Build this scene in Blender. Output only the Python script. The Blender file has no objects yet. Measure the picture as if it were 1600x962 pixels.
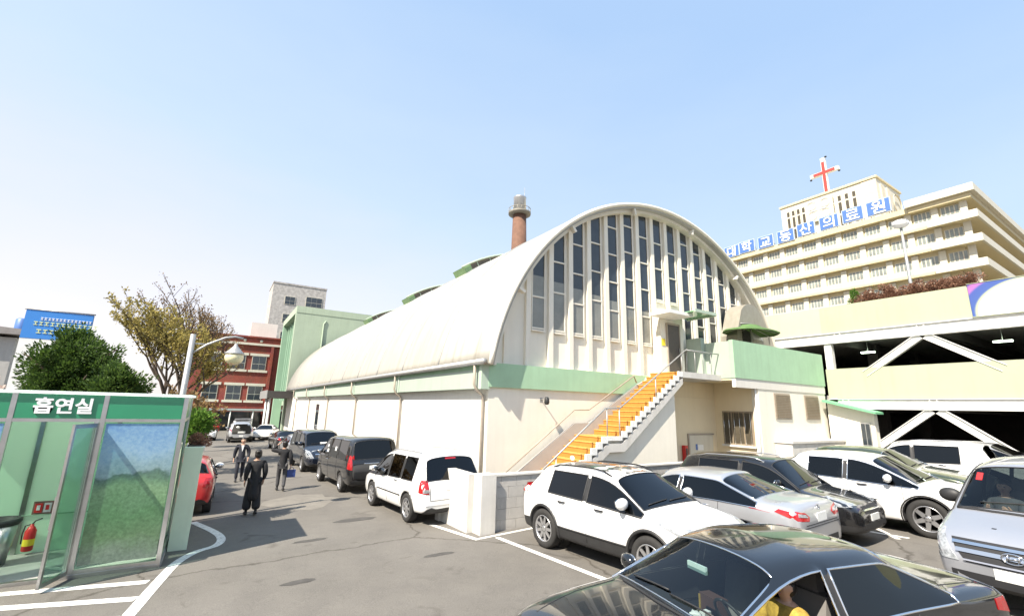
import bpy, bmesh, math, random
from mathutils import Vector, Matrix
from mathutils.bvhtree import BVHTree
random.seed(7)
D = bpy.data
SC = bpy.context.scene
COL = SC.collection
R_ = math.radians

# ------------------------------------------------------------------ camera
def camera():
    pitch, roll, yaw = R_(12.55), R_(1.464), R_(32.446)
    c, s = math.cos(yaw), math.sin(yaw)
    F0 = Vector((s, c, 0)); Rr = Vector((c, -s, 0)); U0 = Vector((0, 0, 1))
    F = F0*math.cos(pitch) + U0*math.sin(pitch)
    U = -F0*math.sin(pitch) + U0*math.cos(pitch)
    R2 = Rr*math.cos(roll) + U*math.sin(roll)
    U2 = -Rr*math.sin(roll) + U*math.cos(roll)
    cd = D.cameras.new('camera'); co = D.objects.new('camera', cd); COL.objects.link(co)
    m = Matrix((R2, U2, -F)).transposed().to_4x4(); m.translation = (0, 0, 2.8)
    co.matrix_world = m
    cd.sensor_width = 36; cd.lens = 703/1600*36
    cd.clip_start = .05; cd.clip_end = 3000
    SC.camera = co
camera()
# ------------------------------------------------------------------ light
SUNV = Vector((-1, -.36, 1.18)).normalized()
w = D.worlds.new('World'); SC.world = w; w.use_nodes = True
nt = w.node_tree; nt.nodes.clear()
sky = nt.nodes.new('ShaderNodeTexSky'); sky.sky_type = 'NISHITA'; sky.sun_disc = False
sky.sun_elevation = math.asin(SUNV.z); sky.sun_rotation = math.atan2(SUNV.x, SUNV.y)
sky.air_density = 1.0; sky.dust_density = 1.5; sky.ozone_density = 1.0; sky.altitude = 50
# thin bright spring haze: pale blue overhead, near white low down and towards the sun, with faint cloud
tc = nt.nodes.new('ShaderNodeTexCoord'); sz = nt.nodes.new('ShaderNodeSeparateXYZ'); nt.links.new(tc.outputs['Generated'], sz.inputs[0])
dt = nt.nodes.new('ShaderNodeVectorMath'); dt.operation = 'DOT_PRODUCT'; dt.inputs[1].default_value = (-.93, .37, 0); nt.links.new(tc.outputs['Generated'], dt.inputs[0])
cm = nt.nodes.new('ShaderNodeMapping'); cm.inputs['Scale'].default_value = (1, 1, 3.2); nt.links.new(tc.outputs['Generated'], cm.inputs[0])
cn = nt.nodes.new('ShaderNodeTexNoise'); cn.inputs['Scale'].default_value = 2.2; cn.inputs['Detail'].default_value = 9; cn.inputs['Roughness'].default_value = .55; nt.links.new(cm.outputs[0], cn.inputs['Vector'])
def sm(op, a, b):
    n = nt.nodes.new('ShaderNodeMath'); n.operation = op
    for i, v in enumerate((a, b)):
        if isinstance(v, (int, float)): n.inputs[i].default_value = v
        else: nt.links.new(v, n.inputs[i])
    return n.outputs[0]
e_ = sm('SUBTRACT', sm('SUBTRACT', sz.outputs[2], sm('MULTIPLY', dt.outputs['Value'], .20)), sm('MULTIPLY', cn.outputs[0], .22))
hr_ = nt.nodes.new('ShaderNodeValToRGB'); el = hr_.color_ramp.elements; nt.links.new(sm('ADD', e_, .30), hr_.inputs[0])
el[0].position = .10; el[0].color = (.93, .875, .86, 1); el[1].position = .95; el[1].color = (.42, .625, .92, 1)
for p, c in ((.32, (.80, .83, .92)), (.58, (.60, .765, .94))): q = el.new(p); q.color = c+(1,)
hs = nt.nodes.new('ShaderNodeMix'); hs.data_type = 'RGBA'; hs.blend_type = 'MULTIPLY'; hs.inputs[0].default_value = 1; hs.inputs[7].default_value = (3.6, 3.45, 3.4, 1); nt.links.new(hr_.outputs[0], hs.inputs[6])
hm = nt.nodes.new('ShaderNodeMix'); hm.data_type = 'RGBA'; hm.inputs[0].default_value = .86
nt.links.new(sky.outputs[0], hm.inputs[6]); nt.links.new(hs.outputs[2], hm.inputs[7])
bg = nt.nodes.new('ShaderNodeBackground'); bg.inputs[1].default_value = .15
wo = nt.nodes.new('ShaderNodeOutputWorld')
nt.links.new(hm.outputs[2], bg.inputs[0]); nt.links.new(bg.outputs[0], wo.inputs[0])
sl = D.lights.new('sun', 'SUN'); sl.energy = 4.6; sl.angle = R_(.55); sl.color = (1, .91, .78)
so = D.objects.new('sun', sl); COL.objects.link(so)
so.rotation_euler = (-SUNV).to_track_quat('-Z', 'Y').to_euler(); so.location = (-30, -10, 60)
SC.view_settings.view_transform = 'Standard'; SC.view_settings.look = 'None'
SC.view_settings.exposure = 1.12; SC.view_settings.gamma = 1
SC.view_settings.use_curve_mapping = False
SC.cycles.max_bounces = 8; SC.cycles.transparent_max_bounces = 16
SC.cycles.caustics_reflective = False; SC.cycles.caustics_refractive = False

# ------------------------------------------------------------------ materials
MATS = {}
def mat(name, col, rough=.6, metal=0, var=.0, scale=3, bump=0, bscale=40, coat=0, spec=.5, streak=0, col2=None, detail=6):
    """Principled material with noise variation, vertical streaks of dirt and bump."""
    if name in MATS: return MATS[name]
    m = D.materials.new(name); m.use_nodes = True; MATS[name] = m
    N = m.node_tree.nodes; Lk = m.node_tree.links; P = N['Principled BSDF']
    c = tuple(col)+(1,)
    P.inputs['Base Color'].default_value = c
    P.inputs['Roughness'].default_value = rough; P.inputs['Metallic'].default_value = metal
    P.inputs['Specular IOR Level'].default_value = spec
    if coat: P.inputs['Coat Weight'].default_value = coat; P.inputs['Coat Roughness'].default_value = .03
    if var or bump or streak:
        tc = N.new('ShaderNodeTexCoord')
    out = None
    if var:
        no = N.new('ShaderNodeTexNoise'); no.inputs['Scale'].default_value = scale; no.inputs['Detail'].default_value = detail
        no.inputs['Roughness'].default_value = .65
        Lk.new(tc.outputs['Object'], no.inputs['Vector'])
        mx = N.new('ShaderNodeMix'); mx.data_type = 'RGBA'
        d = col2 if col2 else tuple(v*(1-var) for v in col)
        l = tuple(min(.95, v*(1+var*.5)) for v in col)
        mx.inputs[6].default_value = d+(1,); mx.inputs[7].default_value = l+(1,)
        cr = N.new('ShaderNodeMapRange'); cr.inputs[1].default_value = .3; cr.inputs[2].default_value = .7
        Lk.new(no.outputs['Fac'], cr.inputs[0]); Lk.new(cr.outputs[0], mx.inputs[0])
        out = mx.outputs[2]
    if streak:
        mp = N.new('ShaderNodeMapping'); mp.inputs['Scale'].default_value = (5, 5, .35)
        n2 = N.new('ShaderNodeTexNoise'); n2.inputs['Scale'].default_value = 1.0; n2.inputs['Detail'].default_value = 5
        Lk.new(tc.outputs['Object'], mp.inputs[0]); Lk.new(mp.outputs[0], n2.inputs['Vector'])
        c2 = N.new('ShaderNodeMapRange'); c2.inputs[1].default_value = .48; c2.inputs[2].default_value = .8
        c2.inputs[4].default_value = streak
        Lk.new(n2.outputs['Fac'], c2.inputs[0])
        m2 = N.new('ShaderNodeMix'); m2.data_type = 'RGBA'
        m2.inputs[6].default_value = c; m2.inputs[7].default_value = (col[0]*.5, col[1]*.46, col[2]*.4, 1)
        if out: Lk.new(out, m2.inputs[6])
        Lk.new(c2.outputs[0], m2.inputs[0]); out = m2.outputs[2]
    if out: Lk.new(out, P.inputs['Base Color'])
    if bump:
        n3 = N.new('ShaderNodeTexNoise'); n3.inputs['Scale'].default_value = bscale; n3.inputs['Detail'].default_value = 4
        Lk.new(tc.outputs['Object'], n3.inputs['Vector'])
        b = N.new('ShaderNodeBump'); b.inputs['Strength'].default_value = bump; b.inputs['Distance'].default_value = .02
        Lk.new(n3.outputs['Fac'], b.inputs['Height']); Lk.new(b.outputs[0], P.inputs['Normal'])
    return m
def glassmat(name, tint, refl=.5, rough=.02):
    """Thin pane: tinted see-through with fresnel reflection."""
    if name in MATS: return MATS[name]
    m = D.materials.new(name); m.use_nodes = True; MATS[name] = m
    N = m.node_tree.nodes; Lk = m.node_tree.links; N.clear()
    t = N.new('ShaderNodeBsdfTransparent'); t.inputs[0].default_value = tuple(tint)+(1,)
    g = N.new('ShaderNodeBsdfGlossy'); g.inputs['Roughness'].default_value = rough; g.inputs[0].default_value = (.95, .98, 1, 1)
    fr = N.new('ShaderNodeFresnel'); fr.inputs[0].default_value = 1.5
    mm = N.new('ShaderNodeMath'); mm.operation = 'MULTIPLY'; mm.inputs[1].default_value = refl*2
    mx = N.new('ShaderNodeMixShader'); o = N.new('ShaderNodeOutputMaterial')
    Lk.new(fr.outputs[0], mm.inputs[0]); Lk.new(mm.outputs[0], mx.inputs[0])
    Lk.new(t.outputs[0], mx.inputs[1]); Lk.new(g.outputs[0], mx.inputs[2]); Lk.new(mx.outputs[0], o.inputs[0])
    return m
def paint(name, col, metal=0, rough=.28):
    """Car paint: outside coloured with clear coat, inside of the shell dark lining."""
    if name in MATS: return MATS[name]
    m = mat(name, col, rough, metal, coat=1.0)
    N = m.node_tree.nodes; Lk = m.node_tree.links; P = N['Principled BSDF']
    ge = N.new('ShaderNodeNewGeometry'); di = N.new('ShaderNodeBsdfDiffuse'); di.inputs[0].default_value = (.03, .03, .032, 1)
    mx = N.new('ShaderNodeMixShader'); o = N['Material Output']
    tc = N.new('ShaderNodeTexCoord'); no = N.new('ShaderNodeTexNoise'); no.inputs['Scale'].default_value = 2.5; no.inputs['Detail'].default_value = 8
    mr = N.new('ShaderNodeMapRange'); mr.inputs[3].default_value = max(.02, rough-.08); mr.inputs[4].default_value = rough+.12
    Lk.new(tc.outputs['Object'], no.inputs['Vector']); Lk.new(no.outputs['Fac'], mr.inputs[0]); Lk.new(mr.outputs[0], P.inputs['Roughness'])
    Lk.new(ge.outputs['Backfacing'], mx.inputs[0]); Lk.new(P.outputs[0], mx.inputs[1]); Lk.new(di.outputs[0], mx.inputs[2])
    Lk.new(mx.outputs[0], o.inputs[0])
    return m
def lampmat(name, col, strength):
    m = mat(name, col, .4); P = m.node_tree.nodes['Principled BSDF']
    P.inputs['Emission Color'].default_value = tuple(col)+(1,); P.inputs['Emission Strength'].default_value = strength
    return m
M = lambda n: MATS[n]
mat('cream', (.80, .76, .66), .75, var=.06, scale=.8, streak=.10, bump=.08, bscale=60)
mat('white_wall', (.70, .68, .62), .75, var=.06, scale=.7, streak=.12, bump=.08, bscale=60)
mat('pale_green', (.42, .52, .42), .7, var=.06, scale=1, streak=.15)
mat('green_band', (.36, .55, .37), .75, var=.10, scale=1.2, streak=.18, bump=.1, bscale=60)
mat('lime', (.42, .445, .31), .7, var=.05, scale=.5, streak=.12)
mat('white_metal', (.78, .78, .75), .45, var=.05, scale=2, streak=.2)
mat('steel', (.55, .55, .55), .28, 1, var=.12, scale=6)
mat('galv', (.42, .42, .41), .5, .6, var=.15, scale=5)
mat('brown_pipe', (.38, .33, .27), .6, var=.15, scale=3)
mat('dark', (.02, .02, .022), .6, var=.2)
mat('darkroom', (.035, .033, .03), .9)
mat('dglass', (.035, .045, .055), .06, var=.25, scale=1.3, spec=.7)
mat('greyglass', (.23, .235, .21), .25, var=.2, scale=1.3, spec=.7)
mat('concrete', (.42, .41, .39), .85, var=.14, scale=2.5, bump=.25, bscale=50, streak=.2)
mat('lt_concrete', (.60, .585, .55), .85, var=.10, scale=2.0, bump=.25, bscale=45, streak=.25)
mat('grey_dado', (.40, .385, .37), .8, var=.1, scale=2)
mat('yellow', (.60, .35, .09), .7, var=.18, scale=6)
mat('yellow2', (.85, .65, .04), .6)
mat('brick', (.36, .07, .045), .85, var=.2, scale=6)
mat('chimney_brick', (.17, .09, .06), .85, var=.25, scale=2, streak=.2)
mat('stone', (.46, .445, .42), .9, var=.4, scale=1.6, bump=.5, bscale=2)
mat('white_paint', (.80, .80, .78), .6, var=.12, scale=4)
mat('hosp_wall', (.60, .52, .33), .8, var=.05, scale=.6, streak=.15)
mat('hosp_white', (.62, .59, .49), .75, var=.05, scale=.7, streak=.2)
mat('hosp_panel', (.36, .46, .39), .7)
mat('blue_sign', (.07, .16, .42), .45, var=.06)
mat('red_cross', (.50, .05, .04), .45)
mat('black_plastic', (.025, .025, .026), .55, var=.2, scale=8)
mat('rubber', (.028, .027, .026), .8, var=.25, scale=10)
mat('alloy', (.55, .55, .56), .3, .8, var=.1)
mat('chrome', (.75, .75, .76), .12, 1)
mat('red_lens', (.36, .008, .01), .15, coat=1)
mat('white_lens', (.34, .36, .38), .12, coat=1, var=.6, scale=16)
mat('plate', (.75, .76, .74), .5, var=.12, scale=20)
mat('seat', (.22, .21, .20), .8, var=.15)
mat('bark', (.085, .062, .045), .9, var=.3, scale=8, bump=.4)
mat('red', (.60, .03, .03), .4)
mat('black_cloth', (.016, .016, .018), .85, var=.3, scale=14)
mat('navy_cloth', (.022, .024, .035), .85, var=.3, scale=14)
mat('grey_cloth', (.07, .07, .075), .85, var=.25, scale=14)
mat('skin', (.50, .31, .22), .55, var=.08, scale=20)
mat('hair', (.012, .010, .009), .5)
glassmat('tint', (.10, .115, .12), .5)
glassmat('clear', (.62, .70, .70), .5)
glassmat('pane', (.74, .88, .82), .22)
glassmat('tint_dark', (.03, .035, .04), .55)

# ------------------------------------------------------------------ mesh helpers
def gr(x, y):
    return -.02*min(max(y, -10), 80) + .018*min(max(x, 0), 60)
def box(bm, x0, x1, y0, y1, z0, z1, mi=0):
    v = [bm.verts.new(p) for p in ((x0,y0,z0),(x1,y0,z0),(x1,y1,z0),(x0,y1,z0),(x0,y0,z1),(x1,y0,z1),(x1,y1,z1),(x0,y1,z1))]
    for q in ((3,2,1,0),(4,5,6,7),(0,1,5,4),(1,2,6,5),(2,3,7,6),(3,0,4,7)):
        f = bm.faces.new([v[i] for i in q]); f.material_index = mi
    return v
def prism(bm, pts, vec, mi=0):
    """Polygon pts (3-D) extruded along vec."""
    a = [bm.verts.new(p) for p in pts]; b = [bm.verts.new(Vector(p)+Vector(vec)) for p in pts]
    n = len(pts)
    fs = [bm.faces.new(a), bm.faces.new(b[::-1])]
    for i in range(n): fs.append(bm.faces.new((a[i], b[i], b[(i+1)%n], a[(i+1)%n])))
    for f in fs: f.material_index = mi
    bmesh.ops.recalc_face_normals(bm, faces=fs)
    return fs
def tube(bm, pts, r, n=8, mi=0, caps=True):
    """Round bar through pts; r a number or one radius per point."""
    pts = [Vector(p) for p in pts]; rs = r if isinstance(r, (list, tuple)) else [r]*len(pts)
    rings = []; ref = None
    for i, p in enumerate(pts):
        t = (pts[min(i+1, len(pts)-1)]-pts[max(i-1, 0)]).normalized()
        if ref is None or abs(ref.dot(t)) > .95:
            ref = Vector((0,0,1)) if abs(t.z) < .9 else Vector((1,0,0))
        u = t.cross(ref).normalized(); v = u.cross(t).normalized(); ref = v
        rings.append([bm.verts.new(p+(u*math.cos(6.2832*k/n)+v*math.sin(6.2832*k/n))*rs[i]) for k in range(n)])
    fs = []
    for a, b in zip(rings, rings[1:]):
        for k in range(n): fs.append(bm.faces.new((a[k], a[(k+1)%n], b[(k+1)%n], b[k])))
    if caps: fs += [bm.faces.new(rings[0][::-1]), bm.faces.new(rings[-1])]
    for f in fs: f.material_index = mi; f.smooth = True
    return fs
def lathe(bm, prof, n=24, axis='z', c=(0,0,0), mi=0, caps=(1, 1)):
    """prof: (radius, height) pairs turned about axis through c."""
    rings = []
    for r, h in prof:
        ring = []
        for k in range(n):
            a = 6.2832*k/n; p = (r*math.cos(a), r*math.sin(a), h)
            if axis == 'y': p = (p[0], p[2], p[1])
            if axis == 'x': p = (p[2], p[0], p[1])
            ring.append(bm.verts.new(Vector(p)+Vector(c)))
        rings.append(ring)
    fs = []
    for a, b in zip(rings, rings[1:]):
        for k in range(n): fs.append(bm.faces.new((a[k], a[(k+1)%n], b[(k+1)%n], b[k])))
    if caps[0]: fs.append(bm.faces.new(rings[0][::-1]))
    if caps[1]: fs.append(bm.faces.new(rings[-1]))
    for f in fs: f.material_index = mi; f.smooth = True
    bmesh.ops.recalc_face_normals(bm, faces=fs)
    return fs
def blob(bm, c, r, mi=0, u=14, v=10, m=None):
    o = bmesh.ops.create_uvsphere(bm, u_segments=u, v_segments=v, radius=1)
    for vv in o['verts']:
        p = Vector((vv.co.x*r[0], vv.co.y*r[1], vv.co.z*r[2]))
        if m: p = m @ p
        vv.co = p+Vector(c)
    for f in {f for vv in o['verts'] for f in vv.link_faces}: f.material_index = mi; f.smooth = True
def bevel(bm, w=.01, seg=2):
    bmesh.ops.bevel(bm, geom=[e for e in bm.edges if len(e.link_faces) == 2 and e.calc_face_angle(0) > .6], offset=w, segments=seg, affect='EDGES', profile=.6)
def rootloc(o):
    v = Vector((0,0,0))
    while o: v += o.location; o = o.parent
    return v
def obj(name, bm, mats, parent=None, world=True, loc=None):
    """Links bm as ONE mesh object; world-space verts are moved to the parent's base."""
    if not isinstance(mats, (list, tuple)): mats = [mats]
    me = D.meshes.new(name)
    if parent is not None and world:
        bmesh.ops.translate(bm, verts=bm.verts, vec=-rootloc(parent))
    elif loc is not None:
        bmesh.ops.translate(bm, verts=bm.verts, vec=-Vector(loc))
    bm.to_mesh(me); bm.free()
    for m in mats: me.materials.append(MATS[m] if isinstance(m, str) else m)
    o = D.objects.new(name, me); COL.objects.link(o)
    if parent is not None: o.parent = parent
    elif loc is not None: o.location = loc
    return o
def tag(o, label=None, cat=None, group=None, kind=None):
    if label: o['label'] = label
    if cat: o['category'] = cat
    if group: o['group'] = group
    if kind: o['kind'] = kind
    return o
def thing(name, label, cat, loc=(0,0,0), rz=0, group=None, rot=None):
    o = D.objects.new(name, None); COL.objects.link(o); o.empty_display_size = .3
    o.location = loc; o.rotation_euler = rot if rot else (0, 0, rz)
    return tag(o, label, cat, group)
def B(): return bmesh.new()
def quick(name, fn, mats, parent=None, *a, **k):
    bm = B(); fn(bm, *a, **k); return obj(name, bm, mats, parent)
def bx(name, m, parent, *d, bev=0, world=True):
    bm = B(); box(bm, *d)
    if bev: bevel(bm, bev)
    return obj(name, bm, m, parent, world)
def text_mesh(s, size, depth=.01, bold=0):
    """Lettering as mesh data in the XY plane, centred."""
    cu = D.curves.new('lettering', 'FONT'); cu.body = s; cu.size = size; cu.extrude = depth; cu.offset = bold
    cu.align_x = 'CENTER'; cu.align_y = 'CENTER'; cu.resolution_u = 3
    o = D.objects.new('lettering', cu); COL.objects.link(o)
    dg = bpy.context.evaluated_depsgraph_get(); me = D.meshes.new_from_object(o.evaluated_get(dg))
    D.objects.remove(o); D.curves.remove(cu)
    return me
def lettering(s, size, m4, mats, parent, depth=.01, bold=0, name='lettering'):
    bm = B(); me = text_mesh(s, size, depth, bold); bm.from_mesh(me); D.meshes.remove(me)
    xs = [v.co.x for v in bm.verts]; ys = [v.co.y for v in bm.verts]
    if xs: bmesh.ops.translate(bm, verts=bm.verts, vec=(-(min(xs)+max(xs))/2, -(min(ys)+max(ys))/2, 0))
    bmesh.ops.transform(bm, matrix=m4, verts=bm.verts)
    return obj(name, bm, mats, parent)
def frame4(o, xd, yd):
    xd = Vector(xd).normalized(); yd = Vector(yd).normalized(); zd = xd.cross(yd)
    m = Matrix((xd, yd, zd)).transposed().to_4x4(); m.translation = o
    return m
# ------------------------------------------------------------------ ground
def asphalt():
    m = D.materials.new('asphalt'); m.use_nodes = True; MATS['asphalt'] = m
    N = m.node_tree.nodes; Lk = m.node_tree.links; P = N['Principled BSDF']
    tc = N.new('ShaderNodeTexCoord')
    def noise(sc, det, ro=.6, dist=0):
        n = N.new('ShaderNodeTexNoise'); n.inputs['Scale'].default_value = sc; n.inputs['Detail'].default_value = det; n.inputs['Roughness'].default_value = ro
        n.inputs['Distortion'].default_value = dist
        Lk.new(tc.outputs['Object'], n.inputs['Vector']); return n
    def ramp(sock, a, b, c0, c1):
        r = N.new('ShaderNodeValToRGB'); r.color_ramp.elements[0].position = a; r.color_ramp.elements[1].position = b
        r.color_ramp.elements[0].color = c0; r.color_ramp.elements[1].color = c1; Lk.new(sock, r.inputs[0]); return r
    def mul(a, b, f=1):
        x = N.new('ShaderNodeMix'); x.data_type = 'RGBA'; x.blend_type = 'MULTIPLY'; x.inputs[0].default_value = f
        Lk.new(a, x.inputs[6]); Lk.new(b, x.inputs[7]); return x.outputs[2]
    big = ramp(noise(.22, 6).outputs[0], .35, .68, (.152, .142, .127, 1), (.190, .178, .161, 1))
    mid = ramp(noise(1.7, 8, .7).outputs[0], .3, .7, (.88, .88, .89, 1), (1.06, 1.06, 1.05, 1))
    gra = ramp(noise(70, 3).outputs[0], .3, .7, (.70, .70, .70, 1), (1.18, 1.17, 1.15, 1))
    vo = N.new('ShaderNodeTexVoronoi'); vo.feature = 'DISTANCE_TO_EDGE'; vo.inputs['Scale'].default_value = .16
    mp = N.new('ShaderNodeVectorMath'); mp.operation = 'ADD'; nd = noise(1.2, 5); Lk.new(tc.outputs['Object'], mp.inputs[0])
    sc = N.new('ShaderNodeVectorMath'); sc.operation = 'SCALE'; sc.inputs['Scale'].default_value = .6; Lk.new(nd.outputs['Color'], sc.inputs[0]); Lk.new(sc.outputs[0], mp.inputs[1])
    Lk.new(mp.outputs[0], vo.inputs['Vector'])
    crk = ramp(vo.outputs['Distance'], .001, .006, (.50, .48, .46, 1), (1, 1, 1, 1))
    st = ramp(noise(.9, 3, .5, 1.5).outputs[0], .62, .72, (1, 1, 1, 1), (.70, .69, .68, 1))
    c = mul(mul(mul(mul(big.outputs[0], mid.outputs[0]), gra.outputs[0]), crk.outputs[0]), st.outputs[0])
    Lk.new(c, P.inputs['Base Color']); P.inputs['Roughness'].default_value = .88; P.inputs['Specular IOR Level'].default_value = .3
    b = N.new('ShaderNodeBump'); b.inputs['Strength'].default_value = .35; b.inputs['Distance'].default_value = .01
    Lk.new(noise(90, 3).outputs[0], b.inputs['Height']); Lk.new(b.outputs[0], P.inputs['Normal'])
asphalt()
def worn_paint():
    m = mat('road_paint', (.74, .73, .69), .8, var=.25, scale=9)
    N = m.node_tree.nodes; Lk = m.node_tree.links; P = N['Principled BSDF']; o = N['Material Output']
    tc = N.new('ShaderNodeTexCoord'); n = N.new('ShaderNodeTexNoise'); n.inputs['Scale'].default_value = 22; n.inputs['Detail'].default_value = 8; n.inputs['Roughness'].default_value = .75
    r = N.new('ShaderNodeValToRGB'); r.color_ramp.elements[0].position = .37; r.color_ramp.elements[1].position = .43
    t = N.new('ShaderNodeBsdfTransparent'); mx = N.new('ShaderNodeMixShader')
    Lk.new(tc.outputs['Object'], n.inputs['Vector']); Lk.new(n.outputs[0], r.inputs[0]); Lk.new(r.outputs[0], mx.inputs[0])
    Lk.new(t.outputs[0], mx.inputs[1]); Lk.new(P.outputs[0], mx.inputs[2]); Lk.new(mx.outputs[0], o.inputs[0])
worn_paint()
def ground():
    xs = [-400, -100, -20, 0, 10, 20, 30, 40, 60, 120, 400]; ys = [-200, -60, -10, 0, 10, 20, 30, 40, 50, 60, 80, 150, 300, 600]
    bm = B(); g = [[bm.verts.new((x, y, gr(x, y))) for y in ys] for x in xs]
    for i in range(len(xs)-1):
        for j in range(len(ys)-1): bm.faces.new((g[i][j], g[i+1][j], g[i+1][j+1], g[i][j+1]))
    tag(obj('ground', bm, 'asphalt'), kind='structure')
ground()
def stripe(pts, wd, name='road_marking'):
    pts = [Vector((p[0], p[1], 0)) for p in pts]; bm = B(); L = []; Rr = []
    fine = []
    for a, b in zip(pts, pts[1:]):
        n = max(1, int((b-a).length/.5)); fine += [a.lerp(b, k/n) for k in range(n)]
    fine.append(pts[-1]); pts = fine
    for i, p in enumerate(pts):
        t = (pts[min(i+1, len(pts)-1)]-pts[max(i-1, 0)]).normalized(); nn = Vector((-t.y, t.x, 0))*wd/2
        for arr, q in ((L, p+nn), (Rr, p-nn)): arr.append(bm.verts.new((q.x, q.y, gr(q.x, q.y)+.005)))
    for i in range(len(pts)-1): bm.faces.new((Rr[i], Rr[i+1], L[i+1], L[i]))
    tag(obj(name, bm, 'road_paint'), kind='structure')
def curve(P, n=8):
    P = [Vector((p[0], p[1], 0)) for p in P]; out = []
    for i in range(len(P)-1):
        a = P[max(i-1, 0)]; b = P[i]; c = P[i+1]; d = P[min(i+2, len(P)-1)]
        for k in range(n):
            t = k/n; out.append(.5*((2*b)+(c-a)*t+(2*a-5*b+4*c-d)*t*t+(3*b-a-3*c+d)*t**3))
    out.append(P[-1]); return out
stripe(curve([(-.78, 8.0), (-.62, 8.9), (-.42, 10.2), (-.22, 11.3), (.06, 11.95), (.42, 12.3), (.52, 12.9), (.36, 13.75), (-.08, 15.1)]), .17)
stripe([(-3.9, 11.0), (-2.58, 10.85), (-.55, 10.35)], .2); stripe([(-3.9, 10.45), (-2.26, 10.1), (-.62, 9.55)], .2)
stripe([(-3.9, 9.7), (-2.26, 9.4), (-.75, 8.8)], .2)
stripe([(5.02, 11.5), (5.36, 9.6)], .13); stripe([(5.30, 9.66), (7.05, 9.8), (13.4, 9.75)], .11)
for x0, x1 in ((5.82, 6.12), (8.35, 8.5), (10.85, 11.0), (13.3, 13.6), (16.4, 16.7), (19.2, 19.5)): stripe([(x0, 9.55), (x1, 4.4)], .13)
stripe([(13.3, 4.5), (14.2, 5.3)], .11)
# darker repairs in the road
mat('asphalt_dark', (.075, .07, .064), .9, var=.3, scale=6); mat('asphalt_pale', (.19, .175, .15), .9, var=.2, scale=3)
for k, (x, y, w_, h_, m) in enumerate(((3.55, 13.1, .55, .22, 'asphalt_dark'), (2.2, 11.6, .4, .12, 'asphalt_dark'), (2.75, 16.6, 1.1, 1.5, 'asphalt_pale'), (4.2, 9.1, .35, .10, 'asphalt_dark'), (1.6, 9.0, .3, .12, 'asphalt_dark'))):
    rr = random.Random(k); bm = B()
    vs = [(x+w_*math.cos(a*.3927)*rr.uniform(.75, 1.1), y+h_*math.sin(a*.3927)*rr.uniform(.75, 1.1)) for a in range(16)]
    bm.faces.new([bm.verts.new((p, q, gr(p, q)+.004)) for p, q in vs]); tag(obj('asphalt_patch', bm, m), kind='structure')

# ------------------------------------------------------------------ the arched hall
XL, XR, YG, YE = 7.6, 25.8, 13.3, 65.0
CX, CZ, RO = 16.64, 2.66, 9.46
hall = thing('arched_hall', 'long cream hall with a white barrel roof and tall gable windows', 'building', (XL, YG, gr(XL, YG)))
def arc(r, a0, a1, n, cz=CZ):
    return [(CX+r*math.cos(R_(a0+(a1-a0)*k/n)), cz+r*math.sin(R_(a0+(a1-a0)*k/n))) for k in range(n+1)]
def roofmat():
    m = mat('roof_white', (.40, .385, .34), .5, var=.10, scale=.5, streak=0)
    N = m.node_tree.nodes; Lk = m.node_tree.links; P = N['Principled BSDF']
    tc = N.new('ShaderNodeTexCoord'); sp = N.new('ShaderNodeSeparateXYZ'); Lk.new(tc.outputs['Object'], sp.inputs[0])
    mp = N.new('ShaderNodeMapping'); mp.inputs['Scale'].default_value = (.12, 2.2, .12); Lk.new(tc.outputs['Object'], mp.inputs[0])
    n = N.new('ShaderNodeTexNoise'); n.inputs['Scale'].default_value = 1.2; n.inputs['Detail'].default_value = 7; n.inputs['Roughness'].default_value = .7; Lk.new(mp.outputs[0], n.inputs['Vector'])
    mr = N.new('ShaderNodeMapRange'); mr.inputs[1].default_value = .5; mr.inputs[2].default_value = .8; mr.inputs[4].default_value = .75; Lk.new(n.outputs[0], mr.inputs[0])
    old = P.inputs['Base Color'].links[0].from_socket
    mx = N.new('ShaderNodeMix'); mx.data_type = 'RGBA'; mx.inputs[7].default_value = (.20, .175, .13, 1); Lk.new(mr.outputs[0], mx.inputs[0]); Lk.new(old, mx.inputs[6]); Lk.new(mx.outputs[2], P.inputs['Base Color'])
    # standing ribs every 0.62 m along the hall as bump
    ml = N.new('ShaderNodeMath'); ml.operation = 'MULTIPLY'; ml.inputs[1].default_value = 1/.62; Lk.new(sp.outputs[1], ml.inputs[0])
    fr = N.new('ShaderNodeMath'); fr.operation = 'FRACT'; Lk.new(ml.outputs[0], fr.inputs[0])
    sb = N.new('ShaderNodeMath'); sb.operation = 'LESS_THAN'; sb.inputs[1].default_value = .07; Lk.new(fr.outputs[0], sb.inputs[0])
    b = N.new('ShaderNodeBump'); b.inputs['Strength'].default_value = .6; b.inputs['Distance'].default_value = .03; Lk.new(sb.outputs[0], b.inputs['Height']); Lk.new(b.outputs[0], P.inputs['Normal'])
roofmat()
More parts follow.
